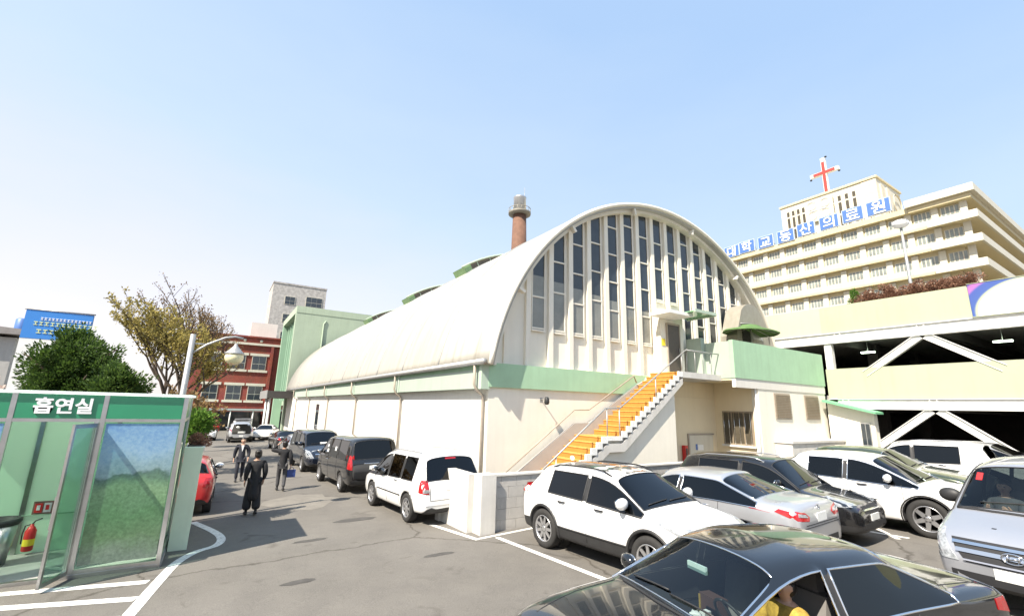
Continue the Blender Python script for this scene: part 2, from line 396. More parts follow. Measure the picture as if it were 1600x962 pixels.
def hall_build():
    YF = 12.84
    bm = B(); a0 = math.degrees(math.asin((4.22-CZ)/RO)); n = 56
    o = arc(RO, a0, 180-a0, n); i = arc(RO-.22, a0, 180-a0, n)
    yy = [YF, 21.3, 29.7, 38.2, 46.8, 56, YE]
    vo = [[bm.verts.new((x, y, z)) for x, z in o] for y in yy]; vi = [[bm.verts.new((x, y, z)) for x, z in i] for y in (YF, YE)]
    for r in range(len(yy)-1):
        for k in range(n): bm.faces.new((vo[r][k], vo[r][k+1], vo[r+1][k+1], vo[r+1][k])).smooth = True
    for k in range(n):
        bm.faces.new((vi[0][k], vi[1][k], vi[1][k+1], vi[0][k+1])).smooth = True
        bm.faces.new((vo[0][k], vi[0][k], vi[0][k+1], vo[0][k+1])); bm.faces.new((vo[-1][k], vo[-1][k+1], vi[1][k+1], vi[1][k]))
    for k in (0, n): bm.faces.new([vo[r][k] for r in range(len(yy))]+[vi[1][k], vi[0][k]])
    bmesh.ops.recalc_face_normals(bm, faces=bm.faces)
    roof = obj('roof', bm, 'roof_white', hall)
    bm = B()   # seams over the roof where the bays join
    for y in (17.0, 21.3, 25.5, 29.7, 34, 38.2, 46.8, 56): tube(bm, [(x, y, z) for x, z in arc(RO+.008, a0, 180-a0, 50)], .034, 5)
    obj('seam', bm, 'galv', roof)
    bm = B()   # bargeboard: rounded lip on the arch
    tube(bm, [(x, YF-.02, z) for x, z in arc(RO-.065, a0, 180-a0, 60)], .085, 8); obj('bargeboard', bm, 'cream', hall)
    bm = B()   # deep rib behind the lip
    ro = arc(9.26, a0, 180-a0, n); ri = arc(9.016, 9.2, 170.8, n, 2.77)
    A = [bm.verts.new((x, 13.06, z)) for x, z in ro]; Bv = [bm.verts.new((x, 13.06, z)) for x, z in ri]
    A2 = [bm.verts.new((x, 13.5, z)) for x, z in ro]; B2 = [bm.verts.new((x, 13.5, z)) for x, z in ri]
    for k in range(n):
        bm.faces.new((A[k], A[k+1], Bv[k+1], Bv[k])); bm.faces.new((Bv[k], Bv[k+1], B2[k+1], B2[k])); bm.faces.new((A[k], A2[k], A2[k+1], A[k+1]))
    bmesh.ops.recalc_face_normals(bm, faces=bm.faces)
    obj('arch_rib', bm, 'cream', hall)
    for a in (28, 52, 77, 103, 128, 152):   # brackets under the lip
        c, s = math.cos(R_(a)), math.sin(R_(a)); bm = B()
        box(bm, -.05, .05, 12.86, 13.06, -.30, -.02)
        bmesh.ops.transform(bm, matrix=Matrix.Translation((CX+9.25*c, 0, CZ+9.25*s)) @ Matrix.Rotation(R_(90-a), 4, 'Y'), verts=bm.verts); obj('bracket', bm, 'cream', hall)
    # gable panel behind fins
    bm = B(); pts = [(XL, 13.44, 4.2)]+[(x, 13.44, z) for x, z in arc(9.2, a0, 180-a0, 40)][::-1]+[(XR, 13.44, 4.2)]
    prism(bm, pts, (0, .3, 0)); obj('gable_wall', bm, 'cream', hall)
    X0, PT, WW = 9.36, .985, .62
    ztop = lambda x, r=9.03, cz=2.77: cz+math.sqrt(max(.01, r*r-(x-CX)**2))
    for k in range(-1, 15):      # fins
        xa = X0+PT*k+WW if k >= 0 else X0-.42; xb = xa+PT-WW
        if k == 14: continue
        za, zb = ztop(xa), ztop(xb)
        xa += .15; za = ztop(xa)
        prismpts = [(xa, 13.31, 4.3), (xb, 13.31, 4.3), (xb, 13.31, zb), (xa, 13.31, za)]
        bm = B(); prism(bm, prismpts, (0, .125, 0)); obj('fin', bm, 'cream', hall)
    bm = B(); prism(bm, [(8.2, 13.36, 4.3), (8.32, 13.36, 4.3), (8.32, 13.36, 6.6), (8.2, 13.36, 6.5)], (0, .08, 0)); obj('pilaster', bm, 'cream', hall)
    rnd = random.Random(3)
    for k in range(14):
        xa = X0+PT*k; xb = xa+WW; zs = 7.78 if k in (7, 8) else 5.67
        za, zb = ztop(xa), ztop(xb)
        bm = B(); g = .05
        prism(bm, [(xa+.004, 13.40, zs), (xb-.004, 13.40, zs), (xb-.004, 13.40, zb), (xa+.004, 13.40, za)], (0, .03, 0), 0)
        # lower panes face the pale street and carry dusty grey glass
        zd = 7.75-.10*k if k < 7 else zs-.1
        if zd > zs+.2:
            for f in bm.faces: pass
        for z in [zs+.05]+[zs+1.25*j+(.3 if k % 2 else 0) for j in range(1, 6)]:
            if z < min(za, zb)-.2: box(bm, xa+.004, xb-.004, 13.355, 13.398, z-.028, z+.028, 1)
        box(bm, xa+.006, xa+.04, 13.36, 13.397, zs, za-.02, 1); box(bm, xb-.04, xb-.006, 13.36, 13.397, zs, zb-.02, 1)
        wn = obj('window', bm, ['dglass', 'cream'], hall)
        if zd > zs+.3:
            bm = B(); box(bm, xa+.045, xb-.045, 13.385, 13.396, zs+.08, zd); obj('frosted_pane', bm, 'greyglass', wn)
        bm = B(); box(bm, xa+.002, xb-.002, 13.34, 13.40, zs-.07, zs-.005); obj('sill', bm, 'cream', wn)
    # lower wall, green band
    bm = B(); box(bm, XL, 20.2, YG, YG+.4, -1, 3.48); obj('front_wall', bm, 'cream', hall)
    bm = B(); box(bm, XL-.05, 15.5, YG-.10, YG+.3, 3.48, 4.29); obj('green_band', bm, 'green_band', hall)
    bm = B(); box(bm, XL-.02, 26, YG+.02, YG+.5, 4.2, 4.31); obj('ledge', bm, 'cream', hall)
    # long side
    bm = B(); box(bm, XL, XL+.4, YG+.4, YE, -2, 3.5); obj('side_wall', bm, 'white_wall', hall)
    edges = [13.3, 21.5, 30.0, 38.8, 47.5, 56.2]
    for a, b in zip(edges, edges[1:]):
        bm = B(); box(bm, XL-.30, XL-.002, a+.10, b-.10, 3.42, 4.05); obj('fascia_panel', bm, 'pale_green2', hall)
        bm = B(); box(bm, XL-.25, XL-.004, a+.02, b-.02, 4.05, 4.22); obj('soffit_strip', bm, 'green_band', hall)
    for y in edges:
        bm = B(); box(bm, XL-.33, XL-.003, y-.09, y+.09, 3.40, 4.23); obj('fascia_end', bm, 'pale_green', hall)
        px = XL-.42
        bm = B(); tube(bm, [(px-.02, y+.2, 4.3), (px-.02, y+.2, 3.55), (px+.08, y+.2, 3.35), (XL-.09, y+.2, 3.2), (XL-.09, y+.2, 2.9), (XL-.09, y+.2, -1)], .05, 8); obj('downpipe', bm, 'brown_pipe', hall)
    bm = B(); tube(bm, [(XL-.44, YF, 4.28), (XL-.44, YE-6, 4.28)], .10, 10); obj('gutter', bm, 'galv', hall)
    for y in (42.5,): 
        w_ = bx('side_window', 'white_paint', hall, XL-.05, XL-.003, y-.05, y+1.55, .35, 2.85); bx('pane', 'dglass', w_, XL-.06, XL-.052, y+.04, y+1.45, .45, 2.75)
    # raised roof lights: arcs of dark panes that break the ridge
    for y, s in ((22.9, 124), (31.8, 125), (43.5, 124)):
        bm = B(); n = 22; e = 62
        def ring(r, yy): return [bm.verts.new((x, yy, z)) for x, z in arc(r, s, e, n)]
        a, b, c, d = ring(RO-.05, y), ring(RO+.40, y), ring(RO+.40, y+1.5), ring(RO-.05, y+1.5)
        for k in range(n):
            f = bm.faces.new((a[k], a[k+1], b[k+1], b[k])); f.material_index = 2 if k else 1
            f = bm.faces.new((b[k], b[k+1], c[k+1], c[k])); f.material_index = 0
            bm.faces.new((c[k], c[k+1], d[k+1], d[k])).material_index = 1
        for k in (0, n): bm.faces.new((a[k], b[k], c[k], d[k])).material_index = 1
        bmesh.ops.recalc_face_normals(bm, faces=bm.faces)
        rl = obj('roof_light', bm, ['hood_grey', 'roof_green', 'dglass_brown'], hall)
        bm = B(); P = arc(RO+.43, s+1, e, n); tube(bm, [(x, y-.08, z) for x, z in P], .05, 6); obj('rim', bm, 'pale_green', rl)
        bm = B()
        for k in range(2, n, 2):
            x0, z0 = arc(RO-.02, s, e, n)[k]; x1, z1 = arc(RO+.38, s, e, n)[k]; tube(bm, [(x0, y-.02, z0), (x1, y-.02, z1)], .035, 5)
        obj('glazing_bar', bm, 'pale_green', rl)
    # door at the head of the stair with its glass canopy
    bx('door_surround', 'cream', hall, 15.98, 17.55, 12.95, 13.35, 4.42, 7.3)
    dr = bx('door', 'dark_door', hall, 16.42, 17.2, 12.90, 12.948, 4.44, 6.62); bx('door_frame', 'brown_pipe', dr, 16.36, 16.42, 12.88, 12.947, 4.44, 6.68); bx('door_frame', 'brown_pipe', dr, 17.2, 17.26, 12.88, 12.947, 4.44, 6.68)
    bx('door_frame', 'brown_pipe', dr, 16.421, 17.199, 12.88, 12.947, 6.62, 6.70)
    bm = B(); box(bm, 17.1, 17.13, 12.84, 12.89, 5.4, 5.6); obj('handle', bm, 'chrome', dr)
    ca = bx('canopy', 'white_paint', hall, 15.3, 16.9, 11.9, 12.948, 6.86, 7.0, bev=.01); bx('canopy_glass', 'canopy_glass', ca, 16.5, 17.9, 11.5, 12.94, 7.02, 7.05); bx('canopy_beam', 'pale_green', ca, 16.45, 17.95, 11.46, 11.52, 6.97, 7.10)
    bx('canopy_beam', 'pale_green', ca, 17.86, 17.94, 11.53, 12.94, 6.95, 7.015)
    bx('notice', 'yellow2', hall, 16.05, 16.28, 12.93, 12.948, 5.65, 5.95)
mat('pale_green2', (.38, .45, .38), .7, var=.04, scale=1, streak=.12)
mat('hood_grey', (.33, .31, .26), .55, .2, var=.15, scale=2, streak=.25)
mat('roof_green', (.22, .36, .18), .6, var=.15, scale=3)
mat('dglass_brown', (.10, .085, .06), .35, var=.3, scale=3)
mat('dark_door', (.075, .06, .05), .4, var=.2)
mat('canopy_glass', (.25, .5, .28), .15, var=.1)
hall_build()

# ------------------------------------------------------------------ staircase
def staircase():
    st = thing('staircase', 'straight outside staircase with yellow treads and a grey steel handrail', 'staircase', (8.7, 11.6, gr(8.7, 11.6)))
    YN, YFr = 11.62, 13.18
    n1, n2 = 11, 14; r1 = (1.93+.08)/n1; r2 = (4.40-1.93)/n2; t1 = 2.75/n1; t2 = 3.5/n2
    prof = []; x, z = 8.65, -.08
    tr = []
    for k in range(n1): z += r1; tr.append((x, z, t1, r1)); x += t1
    x = 12.1
    for k in range(n2): z += r2; tr.append((x, z, t2, r2)); x += t2
    bm = B(); bm2 = B(); bm3 = B()
    for i, (x, z, t, r) in enumerate(tr):
        if i == n1: obj('riser', bm2, 'orange', st); bm2 = B()
        box(bm, x-.02, x+t, YN+.07, YFr-.12, z-.03, z, 0); box(bm2, x, x+.03, YN+.07, YFr-.12, z-r, z-.03, 0)
    box(bm, 11.38, 12.1, YN+.07, YFr-.12, 1.90, 1.93)
    obj('tread', bm, 'yellow', st); obj('riser', bm2, 'orange', st)
    bm = B()
    for x, z in ((9.85, .85), (15.52, 4.412)): box(bm, x, x+.16, 12.15, 12.65, z-.02+.025, z+.012)
    obj('warning_strip', bm, 'yellow2', st)
    # body below the steps, toothed white edge, grey stringer
    bm = B()
    pts = [(8.65, -.6)]; 
    for x, z, t, r in tr: pts += [(x+.02, z-r-.035), (x+.02, z-.035)]
    pts += [(15.6, 4.365), (15.6, 3.98), (15.3, 3.98), (15.2, 3.9), (15.2, -.6)]
    prism(bm, [(p[0], YN+.16, p[1]) for p in pts], (0, YFr-YN-.18, 0)); obj('stair_body', bm, 'cream', st)
    bm = B()
    for x, z, t, r in tr: box(bm, x, x+t, YN, YN+.07, z-r-.03, z+.010)
    box(bm, 11.4, 12.1, YN, YN+.07, 1.80, 1.942)
    obj('step_end', bm, 'white_paint', st)
    bm = B()
    up = [(8.5, -.3), (11.4, 1.70), (12.1, 1.70), (15.6, 4.17), (15.6, 3.92), (12.22, 1.42), (11.5, 1.42), (8.9, -.4)]
    prism(bm, [(p[0], YN+.02, p[1]) for p in up], (0, .10, 0)); obj('stringer', bm, 'lt_concrete', st)
    bm = B()   # grey painted dado along the wall side
    prism(bm, [(p[0], YFr-.11, p[1]) for p in [(8.2, -.2), (8.2, .42), (11.15, 2.32), (11.85, 2.34), (14.6, 3.9), (15.6, 4.3), (15.6, 4.0), (12, 1.4), (8.7, -.3)]], (0, .10, 0)); obj('dado', bm, 'grey_dado', st)
    hr = B(); yw = YFr-.16
    tube(hr, [(8.2, yw, .78), (11.1, yw, 2.80), (11.82, yw, 2.82), (14.3, yw, 4.22), (14.45, yw, 3.95)], .026, 8); obj('handrail', hr, 'brown_pipe', st)
    hr = B(); yn = YN+.05
    tube(hr, [(8.3, yn, .72), (11.35, yn, 2.88), (12.05, yn, 2.90), (15.95, yn, 5.32), (15.95, yn, 4.45)], .028, 8)
    obj('handrail', hr, 'galv', st)
    for x, z0, z1 in ((11.42, 1.93, 2.88), (12.02, 1.93, 2.88), (9.2, .35, 1.35), (14.0, 3.25, 4.1)):
        b = B(); tube(b, [(x, yn, z0-.1), (x, yn, z1)], .022, 8); obj('post', b, 'galv', st)
    b = B()
    for k in range(4):
        x = 15.55+.0*k
    obj('post', (lambda b: (tube(b, [(15.62, yn, 4.4), (15.62, yn, 5.12)], .02, 8), b)[1])(B()), 'galv', st)
    bm = B(); box(bm, 15.6, 18.2, YN, 13.19, 4.18, 4.415); obj('landing', bm, 'lt_concrete', st)
    hr = B()
    tube(hr, [(15.96, yn, 5.32), (18.19, yn, 5.32)], .026, 8)
    for x in (16.5, 17.05, 17.6): tube(hr, [(x, yn, 4.41), (x, yn, 5.32)], .014, 6)
    obj('handrail', hr, 'galv', st)
mat('orange', (.46, .21, .04), .75, var=.12, scale=5)
staircase()
# lamp on the gable wall
wl = thing('wall_lamp', 'small dark lamp on a bracket high on the cream wall left of the stairs', 'wall lamp', (9.8, 13.3, 3.06))
bm = B(); tube(bm, [(9.8, 13.29, 3.12), (9.8, 13.05, 3.16)], .022, 6); box(bm, 9.74, 9.86, 13.31, 13.297, 3.02, 3.2); obj('bracket', bm, 'galv', wl)
bm = B(); lathe(bm, [(.05, .12), (.085, .06), (.095, -.08), (.06, -.14), (.01, -.15)], 12, c=(9.8, 12.97, 3.1)); obj('lamp_shade', bm, 'black_plastic', wl)

# ------------------------------------------------------------------ annex with the balcony
def annex():
    an = thing('annex', 'low cream annex with a pale green balcony parapet over a shaded recess', 'building', (22, 11, gr(22, 11)))
    XB = 19.9
    bx('front_wall', 'cream', an, XB, 26.05, 11.03, 11.33, -.3, 4.2); bx('recess_wall', 'warm_cream', an, XB, XB+.3, 11.34, 13.69, -.3, 4.2)
    bx('back_wall', 'warm_cream', an, 15.2, XB-.002, 13.16, 13.298, -.3, 3.476)
    bx('back_wall', 'warm_cream', an, 15.502, XB-.002, 13.165, 13.297, 3.484, 4.178)
    bx('soffit', 'warm_cream', an, 18.2, 26.05, 11.16, 13.19, 4.20, 4.40)
    bx('beam', 'white_wall', an, 18.2, 26.06, 11.0, 11.16, 3.90, 4.29)
    bx('parapet', 'pale_green2', an, 18.17, 18.35, 11.16, 13.2, 4.28, 5.86); bx('parapet', 'green_band', an, 18.17, 26.1, 10.97, 11.157, 4.29, 5.90)
    bx('parapet', 'pale_green2', an, 17.9, 18.16, 12.3, 13.05, 4.42, 6.1)
    bx('right_wall', 'white_wall', an, 25.8, 26.04, 11.34, 16, -.3, 4.19)
    for x0, x1 in ((21.12, 22.5), (23.84, 25.22)):
        v = bx('vent', 'brown_pipe', an, x0, x1, 10.995, 11.027, 2.62, 3.78)
        bm = B()
        for k in range(14):
            z = 2.70+k*.074; vs = box(bm, x0+.06, x1-.06, 10.955, 10.993, z, z+.045)
        obj('louvre', bm, 'louvre', v)
    w_ = bx('window', 'louvre', an, XB-.05, XB-.003, 11.35, 12.78, 1.46, 2.92)
    for a, b, mm in ((11.42, 11.74, 'dglass_brown'), (11.80, 12.30, 'dglass_brown'), (12.36, 12.71, 'dglass_brown')): bx('pane', mm, w_, XB-.06, XB-.052, a, b, 1.53, 2.85)
    bm = B()
    for k in range(6): tube(bm, [(XB-.09, 11.45+k*.25, 1.48), (XB-.09, 11.45+k*.25, 2.9)], .012, 6)
    obj('window_bar', bm, 'chrome', w_)
    bx('sill', 'white_wall', w_, XB-.12, XB-.004, 11.28, 12.85, 1.37, 1.455)
    dr = bx('door', 'hosp_white', an, 17.8, 19.5, 13.11, 13.157, .1, 1.83); bx('notice', 'plate', dr, 18.35, 18.75, 13.10, 13.108, 1.18, 1.42); bx('notice', 'blue_sign', dr, 18.2, 18.33, 13.10, 13.108, 1.2, 1.45)
    bx('door_frame', 'brown_pipe', dr, 17.72, 19.58, 13.09, 13.156, 1.835, 1.90); bx('door_frame', 'brown_pipe', dr, 17.72, 17.795, 13.09, 13.156, .1, 1.834)
    bx('step', 'lt_concrete', an, 20.85, 26.3, 10.3, 11.02, -.3, 1.62); bx('step_cap', 'lt_concrete', an, 20.8, 26.32, 10.24, 11.018, 1.625, 1.72)
    bm = B(); tube(bm, [(19.80, 11.1, .2), (19.80, 11.1, 4.1)], .04, 8); obj('downpipe', bm, 'white_paint', an)
mat('warm_cream', (.80, .69, .48), .75, var=.05, scale=.8, streak=.08)
mat('louvre', (.30, .24, .17), .6, var=.2, scale=4)
annex()
hy = thing('fire_hydrant', 'red fire extinguisher box standing in the recess by the cream door', 'extinguisher box', (17.35, 13.0, gr(17, 13)))
bm = B(); box(bm, 17.27, 17.44, 12.95, 13.12, .2, 1.42); bevel(bm, .02, 2); obj('cabinet', bm, 'red', hy)
bm = B(); box(bm, 17.30, 17.41, 12.94, 12.948, .9, 1.3); obj('window', bm, 'dglass', hy)
def parasol():
    p = thing('parasol', 'wide green parasol open over the balcony of the annex', 'parasol', (21.5, 12.0, 4.4))
    bm = B(); n = 8; c = (21.5, 12.0)
    def ring(r, z, sag=0): return [bm.verts.new((c[0]+r*math.cos(6.2832*(k+.5)/16)*(1 if k % 2 else .96), c[1]+.62*r*math.sin(6.2832*(k+.5)/16)*(1 if k % 2 else .96), z)) for k in range(16)]
    R1, R2, R3, R4 = ring(1.74, 6.66), ring(1.72, 6.72), ring(.70, 6.93), ring(.60, 7.02)
    top = bm.verts.new((c[0], c[1], 7.13))
    for a, b in ((R1, R2), (R2, R3), (R3, R4)):
        for k in range(16): bm.faces.new((a[k], a[(k+1) % 16], b[(k+1) % 16], b[k]))
    for k in range(16): bm.faces.new((R4[k], R4[(k+1) % 16], top))
    obj('canopy', bm, 'parasol_green', p)
    bm = B(); tube(bm, [(21.5, 12, 4.42), (21.5, 12, 7.12)], .035, 8); obj('pole', bm, 'galv', p)
    bm = B()
    for k in range(8):
        a = 6.2832*k/8; tube(bm, [(21.5, 12, 6.98), (21.5+1.6*math.cos(a), 12+1.0*math.sin(a), 6.68)], .014, 5)
    obj('rib', bm, 'galv', p)
    bm = B(); lathe(bm, [(.35, 4.41), (.35, 4.5), (.08, 4.56), (.05, 4.8)], 16, c=(21.5, 12, 0)); obj('base', bm, 'concrete', p)
mat('parasol_green', (.10, .19, .06), .8, var=.12, scale=2)
parasol()
def hood():
    h = thing('curved_hood', 'curved grey metal ventilation hood standing behind the green parasol', 'ventilation hood', (22.6, 13.0, 4.4))
    bm = B(); P = []
    for k in range(13):
        a = R_(15+k*10.4); P.append((22.5+1.4*math.cos(a), 6.45+1.9*math.sin(a)))
    pts = [(21.05, 4.42)]+[(21.05, 6.6)]+P[::-1][1:]+[(24.3, 4.42)]
    prism(bm, [(x, 12.45, z) for x, z in pts], (0, .85, 0)); obj('casing', bm, 'hood_grey', h)
    bx('opening', 'darkroom', h, 21.5, 22.3, 12.43, 12.447, 6.3, 7.15); bx('grille', 'galv', h, 22.4, 23.3, 12.41, 12.447, 6.5, 6.95)
    bm = B(); tube(bm, [(21.4, 12.42, 7.2), (22.35, 12.42, 7.3), (22.35, 12.42, 6.2)], .03, 6); obj('frame', bm, 'galv', h)
hood()
# ------------------------------------------------------------------ concrete block wall in front of the hall
def block_wall():
    w_ = thing('block_wall', 'low pale grey concrete block wall turning a corner beside the white van', 'wall', (5.6, 9.9, gr(5.6, 9.9)))
    z0 = -.35; zt = 1.22
    bm = B(); box(bm, 5.55, 5.95, 9.86, 10.25, z0, zt+.01); bevel(bm, .015); obj('corner_pier', bm, 'lt_concrete', w_)
    bm = B(); box(bm, 5.40, 5.62, 10.252, 11.75, z0, zt-.01); bevel(bm, .01); obj('side_panel', bm, 'lt_concrete', w_)
    bm = B(); box(bm, 5.34, 5.66, 11.752, 11.98, z0, zt); bevel(bm, .01); obj('end_pier', bm, 'lt_concrete', w_)
    bm = B(); rows = 6; bh = (zt-.06-z0)/rows
    for r in range(rows):
        x = 5.952-(.22 if r % 2 else 0)
        while x < 15.1:
            a = max(x, 5.952); b = min(x+.44, 15.1)
            if b-a > .05: box(bm, a+.003, b-.003, 10.0, 10.18, z0+r*bh+.003, z0+(r+1)*bh-.003)
            x += .447
    bevel(bm, .006, 1); obj('block_course', bm, 'block', w_)
    bx('mortar', 'lt_concrete', w_, 5.952, 15.1, 10.012, 10.168, z0, zt-.07)
    bm = B(); box(bm, 5.952, 15.15, 9.96, 10.22, zt-.055, zt-.015); bevel(bm, .008, 1); obj('coping', bm, 'lt_concrete', w_)
mat('block', (.47, .45, .42), .9, var=.14, scale=3, bump=.4, bscale=60)
block_wall()

# ------------------------------------------------------------------ parking garage
def garage():
    g = thing('parking_garage', 'open pale lime parking garage with white steel bracing', 'building', (26.2, 3, gr(26, 3)))
    X = 26.25
    bx('parapet', 'lime', g, X, X+.25, -14, 10.93, 3.70, 5.16); bx('parapet', 'lime', g, X, X+.25, -14, 10.9, 7.02, 8.38)
    bx('parapet', 'lime_pale', g, X+.002, X+.25, 10.902, 17, 7.02, 8.40)
    for z, h, y1 in ((3.22, .42, 10.9), (6.50, .46, 17)):
        bx('beam', 'white_metal', g, X+.02, X+.12, -14, y1, z, z+h); bx('beam_flange', 'white_metal', g, X-.06, X+.22, -14, y1, z-.04, z-.002); bx('beam_flange', 'white_metal', g, X-.06, X+.22, -14, y1, z+h+.002, z+h+.04)
        for y in (10.2, 6.9, 2.9, -1.3, -5.5):
            for q in (-.14, .10): bx('stiffener', 'white_metal', g, X-.03, X+.018, y+q, y+q+.04, z, z+h)
    for y in (10.72, -5.7):
        bx('column', 'white_metal', g, X+.02, X+.32, y-.16, y+.16, -.5, 6.45)
    def strut(ya, za, yb, zb):
        d = Vector((0, yb-ya, zb-za)); n = Vector((0, -d.z, d.y)).normalized()*.13
        bm = B(); p = [Vector((X+.03, ya, za))+n, Vector((X+.03, yb, zb))+n, Vector((X+.03, yb, zb))-n, Vector((X+.03, ya, za))-n]
        prism(bm, p, (.10, 0, 0))
        for s in (1, -1):
            q = [v+n*(s*1-0)*.0 for v in p]
            e = n*s; pp = [Vector((X-.03, ya, za))+e, Vector((X-.03, yb, zb))+e, Vector((X-.03, yb, zb))+e*1.18, Vector((X-.03, ya, za))+e*1.18]
            prism(bm, pp, (.22, 0, 0))
        obj('brace', bm, 'white_metal', g)
    for c in (6.9, -1.3):
        strut(c+.1, 6.44, c+2.35, 4.85); strut(c-.1, 6.44, c-2.35, 4.85)
        strut(c+.12, 3.16, c+3.75, .3); strut(c-.12, 3.16, c-3.9, .1)
    bx('floor_slab', 'concrete', g, X+.3, 46, -14, 17, 3.55, 3.85); bx('roof_slab', 'concrete', g, X+.3, 46, -14, 17, 6.98, 7.25)
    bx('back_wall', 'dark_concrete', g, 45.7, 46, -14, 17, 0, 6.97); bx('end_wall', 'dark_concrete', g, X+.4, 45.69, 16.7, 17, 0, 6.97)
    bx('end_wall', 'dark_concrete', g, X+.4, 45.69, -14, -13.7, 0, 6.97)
    for x in (32, 38.5):
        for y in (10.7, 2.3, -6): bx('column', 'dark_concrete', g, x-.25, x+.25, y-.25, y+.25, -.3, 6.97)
    bm = B()
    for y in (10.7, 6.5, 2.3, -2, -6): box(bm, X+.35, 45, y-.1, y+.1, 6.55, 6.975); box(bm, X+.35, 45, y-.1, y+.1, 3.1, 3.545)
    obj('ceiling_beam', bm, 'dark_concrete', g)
    for y, x in ((10.05, 29.3), (4.9, 28.9), (-.3, 29.3)):
        bm = B(); box(bm, x-.08, x+.08, y-.3, y+.3, 6.20, 6.27); bevel(bm, .02); obj('ceiling_lamp', bm, 'lamp_lit', g)
        bm = B(); tube(bm, [(x, y, 6.27), (x, y, 6.98)], .012, 5); obj('lamp_rod', bm, 'galv', g)
mat('lime_pale', (.46, .46, .36), .7, var=.05, scale=.5, streak=.12)
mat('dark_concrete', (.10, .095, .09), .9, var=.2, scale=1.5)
lampmat('lamp_lit', (.8, 1, .75), 5)
garage()
bn = thing('banner', 'white vinyl banner with blue and violet swirl hung on the garage parapet', 'banner', (26.2, 2.5, 7.0))
def banner_mat():
    m = mat('banner_print', (.82, .82, .84), .5); N = m.node_tree.nodes; Lk = m.node_tree.links; P = N['Principled BSDF']
    tc = N.new('ShaderNodeTexCoord'); sp = N.new('ShaderNodeSeparateXYZ'); Lk.new(tc.outputs['Object'], sp.inputs[0])
    def math_(op, a, b=None):
        n = N.new('ShaderNodeMath'); n.operation = op
        for i, v in enumerate((a, b)):
            if v is None: continue
            if isinstance(v, (int, float)): n.inputs[i].default_value = v
            else: Lk.new(v, n.inputs[i])
        return n.outputs[0]
    # distance from a point right of and below the swirl: rings of colour outside the white disc
    dy = math_('SUBTRACT', sp.outputs[1], .9); dz = math_('SUBTRACT', sp.outputs[2], .15)
    d = math_('SQRT', math_('ADD', math_('MULTIPLY', dy, dy), math_('MULTIPLY', math_('MULTIPLY', dz, dz), 1.7)))
    r = N.new('ShaderNodeValToRGB'); el = r.color_ramp; el.interpolation = 'EASE'
    el.elements[0].position = .0; el.elements[0].color = (.82, .82, .84, 1); el.elements[1].position = 1; el.elements[1].color = (.05, .07, .28, 1)
    for p, c in ((.47, (.82, .82, .84)), (.50, (.42, .46, .30)), (.53, (.05, .10, .33)), (.62, (.05, .09, .33)), (.66, (.34, .13, .40)), (.70, (.34, .12, .36)), (.74, (.09, .08, .30))):
        e = el.elements.new(p); e.color = c+(1,)
    Lk.new(math_('DIVIDE', d, 3.2), r.inputs[0]); Lk.new(r.outputs[0], P.inputs['Base Color'])
banner_mat()
bx('sheet', 'banner_print', bn, 26.20, 26.235, -3.5, 5.15, 7.03, 8.42)
bm = B(); tube(bm, [(26.20, -3.5, 8.43), (26.20, 5.17, 8.43)], .02, 6); tube(bm, [(26.19, -3.5, 7.0), (26.19, 5.17, 7.0)], .03, 6); obj('hem_rope', bm, 'lime', bn)
mat('pink', (.7, .42, .45), .6)
# faint pink signet strokes at the cut right end
bm = B()
for k, (y0, y1, z0, z1) in enumerate(((3.75, 3.3, 7.95, 7.99), (3.75, 3.2, 7.78, 7.82), (3.55, 3.5, 7.5, 7.8), (3.35, 3.2, 8.05, 8.09))): box(bm, 26.19, 26.199, min(y0, y1), max(y0, y1), z0, z1)
obj('printed_mark', bm, 'pink', bn)
def shed():
    s = thing('guard_shed', 'small cream shed with a sloping green roof under the garage', 'shed', (25.8, 9.7, gr(25.8, 9.7)))
    bm = B(); prism(bm, [(25.82, 10.88, -.3), (25.82, 9.0, -.3), (25.82, 9.0, 3.0), (25.82, 10.88, 3.48)], (.4, 0, 0)); obj('wall', bm, 'cream', s)
    bm = B(); prism(bm, [(25.35, 10.9, 3.50), (25.35, 8.75, 2.95), (25.35, 8.75, 3.05), (25.35, 10.9, 3.60)], (.89, 0, 0)); obj('roof', bm, 'shed_green', s)
    bx('door', 'hosp_white', s, 25.77, 25.818, 10.16, 10.56, .3, 2.45); w_ = bx('window', 'galv', s, 25.77, 25.818, 9.17, 9.56, 1.5, 2.56)
    bx('pane', 'dglass', w_, 25.76, 25.769, 9.20, 9.35, 1.55, 2.5); bx('pane', 'dglass', w_, 25.76, 25.769, 9.38, 9.53, 1.55, 2.5)
mat('shed_green', (.18, .45, .26), .5, var=.1)
shed()
